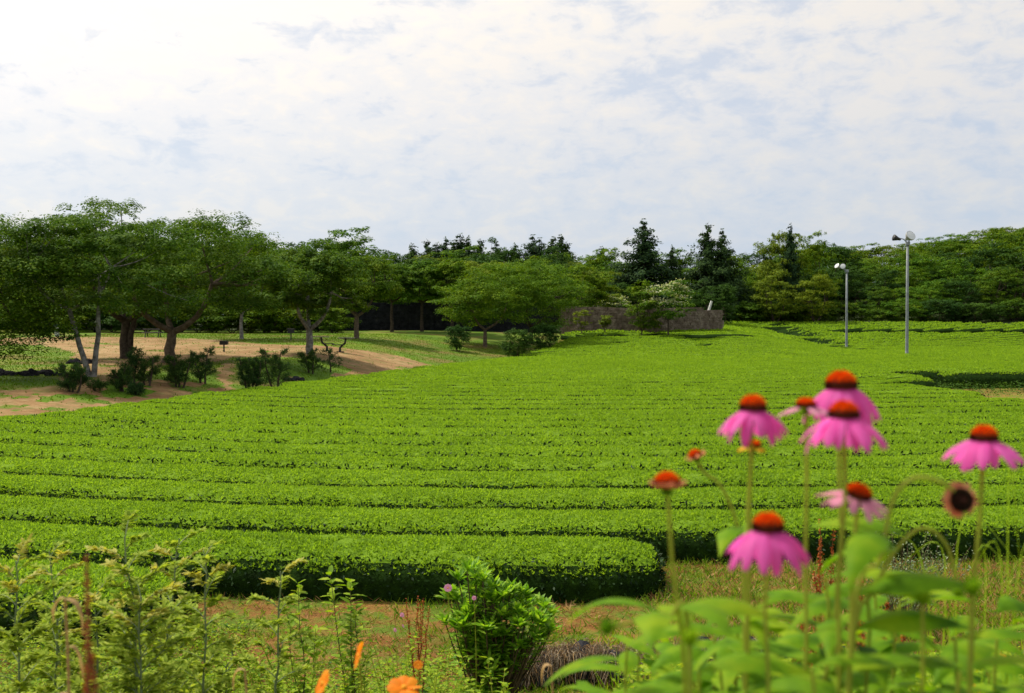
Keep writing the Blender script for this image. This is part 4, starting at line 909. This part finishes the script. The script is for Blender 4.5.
def cone_geo(rad, h, top, low, seed, n=420):
    r = np.random.default_rng(seed); g = G(); prof = [(rad * .5, -h * .28), (rad * .92, -h * .12), (rad, .1 * h), (rad * .86, .45 * h), (rad * .55, .75 * h), (rad * .2, .88 * h), (0, .9 * h)]; lathe(g, prof, 18, 2)
    i = np.arange(n); u = (i + .5) / n; th = i * 2.39996; el = np.arcsin(np.clip(u * 1.12 - .14, -1, 1)); D = np.stack([np.cos(th) * np.cos(el), np.sin(th) * np.cos(el), np.sin(el)], -1); P = D * [rad * .9, rad * .9, h * .85]
    D2 = nrm(D + [0, 0, .35] + r.normal(0, .08, (n, 3))); L = rad * .34 * r.uniform(.8, 1.2, n); lo = el < .32
    for k, msk in ((0, ~lo), (1, lo)):
        diamonds(g, P[msk], D2[msk], np.cross(D2[msk], [0.1, .2, 1]), L[msk], rad * .15, k, .4); diamonds(g, P[msk], D2[msk], np.tile([.05, .02, 1.], (msk.sum(), 1)) - D2[msk] * .5, L[msk], rad * .15, k, .4)
    return g

def coneflower(px, py, Y, rad, label, n=16, plen=.040, droop=.85, tilt=(0, 0), base=None, mat='pink', ch=1.0, kind='full', arc=None, leaves=3, seed=0, stem_r=.0022, pw=.0068, bend=(0, 0), crange=None):
    rad *= .94; plen *= .93; r = np.random.default_rng(seed + 500); hp = at(px, py, Y); bx = (base if base is not None else px); b = np.array([(bx - 512) / F * Y, Y + r.uniform(-.05, .1), 0]); b[2] = float(ground(b[0], b[1]))
    root = empty('coneflower', b, label, 'coneflower', 'pink coneflowers at the right'); H = hp - b
    st = G()
    if arc is None: S = curve((0, 0, -.03), H, (bend[0], bend[1], 0), 12, .002)
    else: S = np.array([(0, 0, -.03)] + [tuple(at(a, c, Y) - b) for a, c in arc] + [tuple(H)]); tt = np.linspace(0, len(S) - 1, 30); S = smooth_path(S, tt)
    tube(st, S, np.linspace(stem_r * 1.15, stem_r, len(S)), 8); st.build('stem', M['stem_green'], root)
    td = nrm(S[-1] - S[-2]) if arc is not None else np.array([0, 0, 1.])
    if kind == 'dead': td = nrm(np.array([.12, -1, .12]))
    q = Vector(td).to_track_quat('Z', 'Y').to_matrix().to_4x4() if arc is not None else Matrix.Identity(4)
    m4 = Matrix.Translation(Vector(H)) @ q @ Matrix.Rotation(R(tilt[0]), 4, 'Y') @ Matrix.Rotation(R(tilt[1]), 4, 'X')
    mats = [M['cone_top'], M['cone_low'], M['cone_core']] if kind != 'dead' else [M['cone_dead'], M['cone_dead'], M['cone_low']]
    g = cone_geo(rad * .95, rad * 1.05 * ch, 0, 0, seed); c = g.build('cone', mats, root); c.matrix_local = m4
    g = G(); k = 16; az = np.arange(k) * 6.283 / k; D = np.stack([np.cos(az), np.sin(az), -.5 + 0 * az], -1); leaves6(g, np.tile([0, 0, -rad * .3], (k, 1)), D, np.tile([0, 0, 1.], (k, 1)), rad * .95, rad * .32, 0); c = g.build('sepals', M['leaf_cone'], root); c.matrix_local = m4
    for i in range(n):
        a = 6.283 * i / n + r.normal(0, .08)
        if crange and not any(lo <= (math.degrees(a) % 360) <= hi for lo, hi in crange): continue
        L = plen * r.uniform(.85, 1.1); t = np.linspace(0, 1, 9); dr = droop * r.uniform(.72, 1.2)
        ang = -dr * (.35 + .9 * t); ds = L / 8; rr = rad * .8 + np.concatenate([[0], np.cumsum(np.cos(ang[1:]) * ds)]); zz = -rad * .12 + np.concatenate([[0], np.cumsum(np.sin(ang[1:]) * ds)])
        P = np.stack([np.cos(a) * rr, np.sin(a) * rr, zz], -1); w = pw * r.uniform(.85, 1.15) * np.array([.5, .75, .9, 1, 1.03, 1, .92, .72, .3]); g = G(); ribbon(g, P, (-math.sin(a), math.cos(a), r.normal(0, .3)), w, 0, .25, 9); me_ = g.v[-1]; me_ += np.tile((np.arange(9) % 2)[None, :] * .0007, (9, 1)).reshape(-1, 1) * [math.cos(a), math.sin(a), .6]; me_[-9:] += np.array([0, 0, -1.]) * (r.uniform(0, .0022, 9) * (np.arange(9) % 2 == 0))[:, None]; me_[-18:-9] += r.normal(0, .0004, (9, 3)); c = g.build('petal', M[mat], root); c.matrix_local = m4
    for i in range(leaves): cone_leaf(root, S, r.uniform(.12, .40), r.uniform(0, 6.28), r.uniform(.10, .15), r.uniform(.018, .026), r)
    return root
def smooth_path(S, tt):
    out = []; n = len(S)
    for t in tt:
        i = min(int(t), n - 2); f = t - i; p0 = S[max(i - 1, 0)]; p1 = S[i]; p2 = S[i + 1]; p3 = S[min(i + 2, n - 1)]
        out.append(.5 * ((2 * p1) + (-p0 + p2) * f + (2 * p0 - 5 * p1 + 4 * p2 - p3) * f * f + (-p0 + 3 * p1 - 3 * p2 + p3) * f ** 3))
    return np.array(out)
def cone_leaf(root, S, f, az, L, w, r, el=.55):
    c = np.array([np.interp(f, np.linspace(0, 1, len(S)), S[:, i]) for i in range(3)]); t = np.linspace(0, 1, 11); ang = el - 1.35 * t * r.uniform(.7, 1.2); ds = L / 10
    rr = np.concatenate([[0], np.cumsum(np.cos(ang[1:]) * ds)]); zz = np.concatenate([[0], np.cumsum(np.sin(ang[1:]) * ds)])
    P = c + np.stack([np.cos(az) * rr, np.sin(az) * rr, zz], -1); wd = w * np.array([.12, .3, .7, .95, 1, .95, .82, .62, .4, .2, .02]); g = G(); ribbon(g, P, (-math.sin(az), math.cos(az), r.normal(0, .25)), wd, 0, .28, 5)
    g.build('leaf', M['leaf_cone'], root)
coneflower(753, 409, 1.25, .0155, 'upright pink coneflower, highest at the left of the group', seed=1, base=756, plen=.046, droop=1.05)
coneflower(841, 387, 1.38, .0195, 'pink coneflower with the highest orange cone, partly behind another bloom', seed=2, base=826, plen=.056, droop=1.05)
coneflower(844, 416, 1.2, .0165, 'pink coneflower directly below and before the highest bloom', seed=3, base=832, plen=.050, droop=.92)
coneflower(806, 406, 1.32, .012, 'small half opened coneflower with a pale petal sticking out left', n=9, plen=.026, droop=.45, mat='pink_pale', seed=4, base=800, ch=.75, crange=[(150, 210), (240, 330)], pw=.006)
coneflower(984, 439, 1.28, .0155, 'pink coneflower at the right, alone near the picture edge', seed=5, base=968, plen=.045, droop=.98)
coneflower(768, 529, 1.15, .0165, 'lowest pink coneflower, in front of the dark hedge face', seed=6, base=757, plen=.052, droop=1.05)
coneflower(858, 495, 1.22, .0145, 'tilted pale pink coneflower with thin sparse petals', n=13, plen=.036, droop=.5, tilt=(12, 12), mat='pink_pale', seed=7, base=832, ch=.8, pw=.005)
coneflower(667, 485, 1.2, .0145, 'fading coneflower head with short reddish petals, leftmost tall stem', n=34, plen=.012, droop=-.75, mat='faded', seed=8, base=694, ch=.95, bend=(.02, 0), pw=.003)
coneflower(696, 457, 1.55, .0095, 'tiny blurred coneflower bud with reddish tips, between the two left blooms', n=12, plen=.012, droop=-.8, mat='faded', seed=9, base=745, ch=1.2, kind='full', arc=[(744, 600), (738, 530), (722, 488), (704, 472)], pw=.003)
coneflower(961, 500, 1.15, .0125, 'spent dark seed head on an arching stem facing the camera', n=20, plen=.011, droop=.1, mat='faded', kind='dead', seed=10, base=840, arc=[(850, 660), (880, 560), (893, 500), (915, 478), (945, 484)], ch=.7, pw=.0035)
coneflower(752, 446, 1.45, .012, 'small orange coneflower hidden just below the left bloom', n=10, plen=.012, droop=.6, mat='yellow', seed=11, base=748, ch=.5, pw=.003)
# green buds
def bud_plant(px, py, Y, base, label, seed, arc=None, s=.0075, leaves=5):
    r = np.random.default_rng(seed); hp = at(px, py, Y); b = np.array([(base - 512) / F * Y, Y, 0]); b[2] = float(ground(b[0], b[1])); root = empty('budding_coneflower', b, label, 'flower bud plant', 'green coneflower buds at lower right'); H = hp - b
    S = curve((0, 0, -.03), H, (0, 0, 0), 20, .002) if arc is None else smooth_path(np.array([(0, 0, -.03)] + [tuple(at(a, c, Y) - b) for a, c in arc] + [tuple(H)]), np.linspace(0, len(arc) + 1, 26)); g = G(); tube(g, S, np.linspace(.003, .002, len(S)), 7); g.build('stem', M['stem_green'], root)
    n = 60; i = np.arange(n); u = i / n * 1.6 - .8; th = i * 2.4; c = np.sqrt(1 - u * u); D = np.stack([np.cos(th) * c, np.sin(th) * c, u], -1); g = G(); lathe(g, [(0, -s), (s * .7, -s * .7), (s, 0), (s * .8, s * .6), (0, s)], 12); leaves6(g, D * s * .9, nrm(D + [0, 0, .7]), D, s * 1.1, s * .35, 0); o = g.build('bud', M['leaf_cone'], root, H)
    for k in range(leaves): cone_leaf(root, S, r.uniform(.2, .62), r.uniform(0, 6.28), r.uniform(.11, .16), r.uniform(.018, .028), r)
bud_plant(607, 628, 1.2, 690, 'round green bud at the end of a leftward arching stem', 1, [(690, 672), (668, 616), (635, 622)]); bud_plant(690, 638, 1.1, 700, 'green bud low on the left of the coneflower leaves', 2)
bud_plant(972, 588, 1.1, 965, 'green bud beneath the spent seed head', 3); bud_plant(922, 598, 1.2, 930, 'green bud left of the one beneath the spent seed head', 4); bud_plant(958, 592, 1.35, 840, 'drooping green bud on the second arching stem', 6, [(850, 680), (875, 590), (900, 545), (925, 528), (948, 548)], .006, 4)

# big basal leaves: each plant a thing
def leafy(px, Y, label, seed, n=8, ztop=.72, L=(.12, .18), cat='leafy plant'):
    r = np.random.default_rng(seed); b = gp(px, Y); root = empty('leafy_coneflower_shoot', b, label, cat, 'flowerless leafy shoots at lower right'); S = curve((0, 0, -.03), (r.normal(0, .03), r.normal(0, .03), ztop), (0, 0, 0), 12, .004); g = G(); tube(g, S, np.linspace(.004, .002, 12), 7); g.build('stem', M['stem_green'], root)
    for k in range(n): cone_leaf(root, S, .45 + .55 * (k + 1) / n, k * 2.4 + r.normal(0, .4), r.uniform(*L), r.uniform(.015, .026), r, .6)
LS = [(622, 1.25, .60), (655, 1.1, .56), (690, 1.3, .72), (720, 1.15, .66), (735, 1.5, .78), (762, 1.05, .62), (785, 1.4, .82), (800, 1.15, .74), (822, 1.0, .66), (835, 1.5, .84), (858, 1.2, .72), (880, 1.45, .78), (895, 1.05, .60), (920, 1.3, .72), (945, 1.1, .68), (970, 1.35, .76), (990, 1.1, .72), (1015, 1.25, .76), (1040, 1.15, .80), (580, 1.35, .52), (712, 1.0, .50), (775, .95, .52), (845, .95, .54), (930, .95, .54), (1000, .95, .58), (1062, 1.3, .8)]
LS = [(a, b, min(c, .70 if a < 740 or a > 880 else .76)) for a, b, c in LS] + [(590 + 12.5 * i + rng.uniform(-8, 8), rng.uniform(1.1, 2.0), rng.uniform(.40, .64)) for i in range(38)] + [(640 + 17 * i + rng.uniform(-6, 6), rng.uniform(1.5, 2.3), rng.uniform(.5, .72)) for i in range(24)]
for i, (px, Y, zt) in enumerate(LS):
    pos = 'leftmost of the clump' if px < 640 else 'below the left blooms' if px < 730 else 'below the lowest bloom' if px < 810 else 'below the tilted pale bloom' if px < 880 else 'left of the rightmost stems' if px < 950 else 'at the right picture edge'
    leafy(px, Y, 'leafy flowerless green shoot %s' % pos, 400 + i, 14 if zt > .6 else 12, zt)

# long arching grass blades at right
def grass_clump(px, Y, label, seed, tips):
    r = np.random.default_rng(seed); b = gp(px, Y); root = empty('grass_clump', b, label, 'grass clump', 'long bladed grass at right')
    for (mx, my, tx, ty) in tips:
        c = at(mx, my, Y) - b; e = at(tx, ty, Y) - b; S = smooth_path(np.array([(r.normal(0, .02), 0, 0), tuple(c), tuple(e)]), np.linspace(0, 2, 18)); g = G(); ribbon(g, S, (.5, .8, .1), .0045 * Y / 1.6 * np.linspace(1, .15, 18), 0, .4); g.build('blade', M['weed'], root)
grass_clump(968, 2.2, 'pale green arching grass blade crossing before the hedge at right', 1, [(958, 535, 1028, 575), (975, 560, 1030, 610), (985, 560, 950, 640), (1005, 600, 1026, 560), (940, 580, 900, 640)])
grass_clump(1010, 1.9, 'thin grass blades at the right picture edge', 2, [(1008, 480, 1020, 560), (1000, 560, 960, 610), (1015, 600, 990, 680), (1020, 560, 1040, 620)])
grass_clump(930, 2.4, 'curving grass blades right of the rust red stalks', 3, [(925, 580, 885, 535), (935, 600, 965, 660), (920, 620, 880, 690), (945, 570, 905, 560)])

# orange cosmos and little pink flowers
def cosmos(px, py, Y, tilt, rz, label, seed, s=.026, mat='orange', fine=True, name='orange_flower', group='orange flowers at the bottom edge', n=8):
    r = np.random.default_rng(seed); hp = at(px, py, Y); b = np.array([hp[0] + r.normal(0, .02), hp[1], 0]); b[2] = float(ground(b[0], b[1])); root = empty(name, b, label, 'flower', group); H = hp - b
    g = G(); S = curve((0, 0, -.03), H, (.01, 0, 0), 10); tube(g, S, .0018, 6); g.build('stem', M['stem_green'], root); m4 = Matrix.Translation(Vector(H)) @ Matrix.Rotation(R(rz), 4, 'Z') @ Matrix.Rotation(R(tilt), 4, 'X')
    for i in range(n):
        a = 6.283 * i / n; t = np.linspace(0, 1, 7); P = np.stack([np.cos(a) * s * (.12 + t), np.sin(a) * s * (.12 + t), s * (.35 * t - .25 * t * t)], -1); g = G(); ribbon(g, P, (-math.sin(a), math.cos(a), r.normal(0, .2)), s * .38 * np.array([.35, .6, .85, 1, 1.05, .95, .6]), 0, .2, 5); c = g.build('petal', M[mat], root); c.matrix_local = m4
    g = G(); lathe(g, [(s * .22, -.001), (s * .2, s * .12), (0, s * .18)], 12); c = g.build('flower_centre', M['yellow'], root); c.matrix_local = m4
cosmos(323, 684, 2.4, 62, -70, 'orange flower in side view, leftmost at the bottom edge', 1, .03); cosmos(359, 656, 2.4, 74, -78, 'orange flower turned edge on, highest of the three', 2, .028); cosmos(404, 688, 2.3, 22, 10, 'orange flower half cut by the bottom edge, right of the other two', 3, .032); cosmos(418, 665, 3.0, 50, 10, 'tiny orange bloom above the half cut flower', 7, .012)
for i, (px, py, s, lb) in enumerate([(448, 588, .024, 'small pink flower at the upper left of the rosette shrub'), (474, 598, .014, 'small pink bud like flower inside the rosette shrub'), (402, 615, .015, 'small pink flower beside the thin rust stalk, upper one'), (395, 630, .013, 'small pink flower beside the thin rust stalk, lower left'), (403, 626, .012, 'small pink flower beside the thin rust stalk, middle one')]):
    cosmos(px, py, 7.2, 60, i * 20, lb, 20 + i, s, 'soft_pink', name='pink_flower', group='tiny pink flowers near the rosette shrub')
for i, (px, py) in enumerate([(990, 657), (1005, 660), (978, 690), (1012, 676)]): cosmos(px, py, 2.6, 40, i * 30, ['small yellow orange flower low at right, left of a pair', 'small yellow orange flower low at right, right of a pair', 'small yellow flower at the bottom edge near the right corner', 'small yellow flower close to the right corner'][i], 40 + i, .016, 'yellow')

# ------------------------------------------------------------------ camera, light, sky
cam = bpy.data.cameras.new('camera'); co = bpy.data.objects.new('camera', cam); COL.objects.link(co); SC.camera = co
cam.sensor_width = 36; cam.lens = F * 36 / 1024; co.location = CAM; co.rotation_euler = (math.pi / 2 - PITCH, 0, 0); cam.clip_end = 8000; cam.clip_start = .05
cam.dof.use_dof = True; cam.dof.focus_distance = 15; cam.dof.aperture_fstop = 5.0
SAZ, SEL = R(-52), R(54)
S = Vector((math.sin(SAZ) * math.cos(SEL), math.cos(SAZ) * math.cos(SEL), math.sin(SEL)))
sl = bpy.data.lights.new('sun', 'SUN'); so = bpy.data.objects.new('sun', sl); COL.objects.link(so); sl.energy = 4.6; sl.angle = R(4); sl.color = (1, .93, .80); so.rotation_euler = S.to_track_quat('Z', 'Y').to_euler(); so.location = (0, 0, 50)

w = bpy.data.worlds.new('World'); SC.world = w; w.use_nodes = True; t = w.node_tree; t.nodes.clear()
out = t.nodes.new('ShaderNodeOutputWorld'); bg = t.nodes.new('ShaderNodeBackground'); bg.inputs[1].default_value = .092; t.links.new(bg.outputs[0], out.inputs[0])
sky = t.nodes.new('ShaderNodeTexSky'); sky.sky_type = 'NISHITA'; sky.sun_disc = False; sky.sun_elevation = SEL; sky.sun_rotation = SAZ % (2 * math.pi)
tc = t.nodes.new('ShaderNodeTexCoord').outputs['Generated']
sep = t.nodes.new('ShaderNodeSeparateXYZ'); t.links.new(tc, sep.inputs[0])
mp = t.nodes.new('ShaderNodeMapping'); mp.inputs['Scale'].default_value = (1, 1, 2.1); mp.inputs['Rotation'].default_value = (0, R(6), 0); t.links.new(tc, mp.inputs[0])
def cn(scale, detail, rough, dist, off):
    m2 = t.nodes.new('ShaderNodeVectorMath'); m2.operation = 'ADD'; t.links.new(mp.outputs[0], m2.inputs[0]); m2.inputs[1].default_value = off
    n = noise(t, scale, detail, rough, vec=m2.outputs[0]); n.inputs['Distortion'].default_value = dist; return n.outputs[0]
nb = cn(2.6, 5, .5, .3, (3, 1, 2)); nm = cn(9, 6, .6, .4, (0, 4, 1)); nf = cn(30, 5, .6, .3, (7, 2, 5))
dt = t.nodes.new('ShaderNodeVectorMath'); dt.operation = 'DOT_PRODUCT'; nn = t.nodes.new('ShaderNodeVectorMath'); nn.operation = 'NORMALIZE'; t.links.new(tc, nn.inputs[0]); t.links.new(nn.outputs[0], dt.inputs[0]); dt.inputs[1].default_value = S
glow = math_(t, 'POWER', math_(t, 'MAXIMUM', dt.outputs['Value'], 0.0), 3.0)
tex = math_(t, 'ADD', math_(t, 'ADD', math_(t, 'MULTIPLY', nb, .18), math_(t, 'MULTIPLY', nm, .36)), math_(t, 'MULTIPLY', nf, .46))
shade = ramp(t, tex, [(.42, (6.9, 7.4, 8.3)), (.50, (7.7, 7.9, 8.3)), (.57, (9.3, 8.75, 8.0))])
hz = ramp(t, sep.outputs[2], [(0.03, (5.2, 6.1, 7.0)), (.10, (6.1, 6.8, 7.4)), (.19, (7.6, 7.7, 7.8)), (.28, (8.7, 8.4, 7.9))])
cl = mixc(t, .6, shade, hz)
cl = mixc(t, 1.0, cl, mixc(t, glow, (.92, .93, .96), (2.3, 2.1, 1.85)), 'MULTIPLY')
# thin breaks in the cloud let the blue through, more of them away from the sun and higher up
brk = math_(t, 'SUBTRACT', math_(t, 'ADD', tex, math_(t, 'MULTIPLY', glow, .22)), math_(t, 'MULTIPLY', math_(t, 'SUBTRACT', sep.outputs[2], .10), .30))
cov = ramp(t, brk, [(.38, (.55, .55, .55)), (.48, (1, 1, 1))])
blue = mixc(t, .6, sky.outputs[0], (5.8, 7.0, 9.0))
t.links.new(mixc(t, cov, blue, cl), bg.inputs[0])

SC.view_settings.view_transform = 'Standard'; SC.view_settings.look = 'None'; SC.view_settings.exposure = .12; SC.view_settings.gamma = 1
SC.cycles.max_bounces = 6; SC.cycles.diffuse_bounces = 4; SC.cycles.transmission_bounces = 3; SC.cycles.transparent_max_bounces = 4; SC.cycles.use_denoising = True
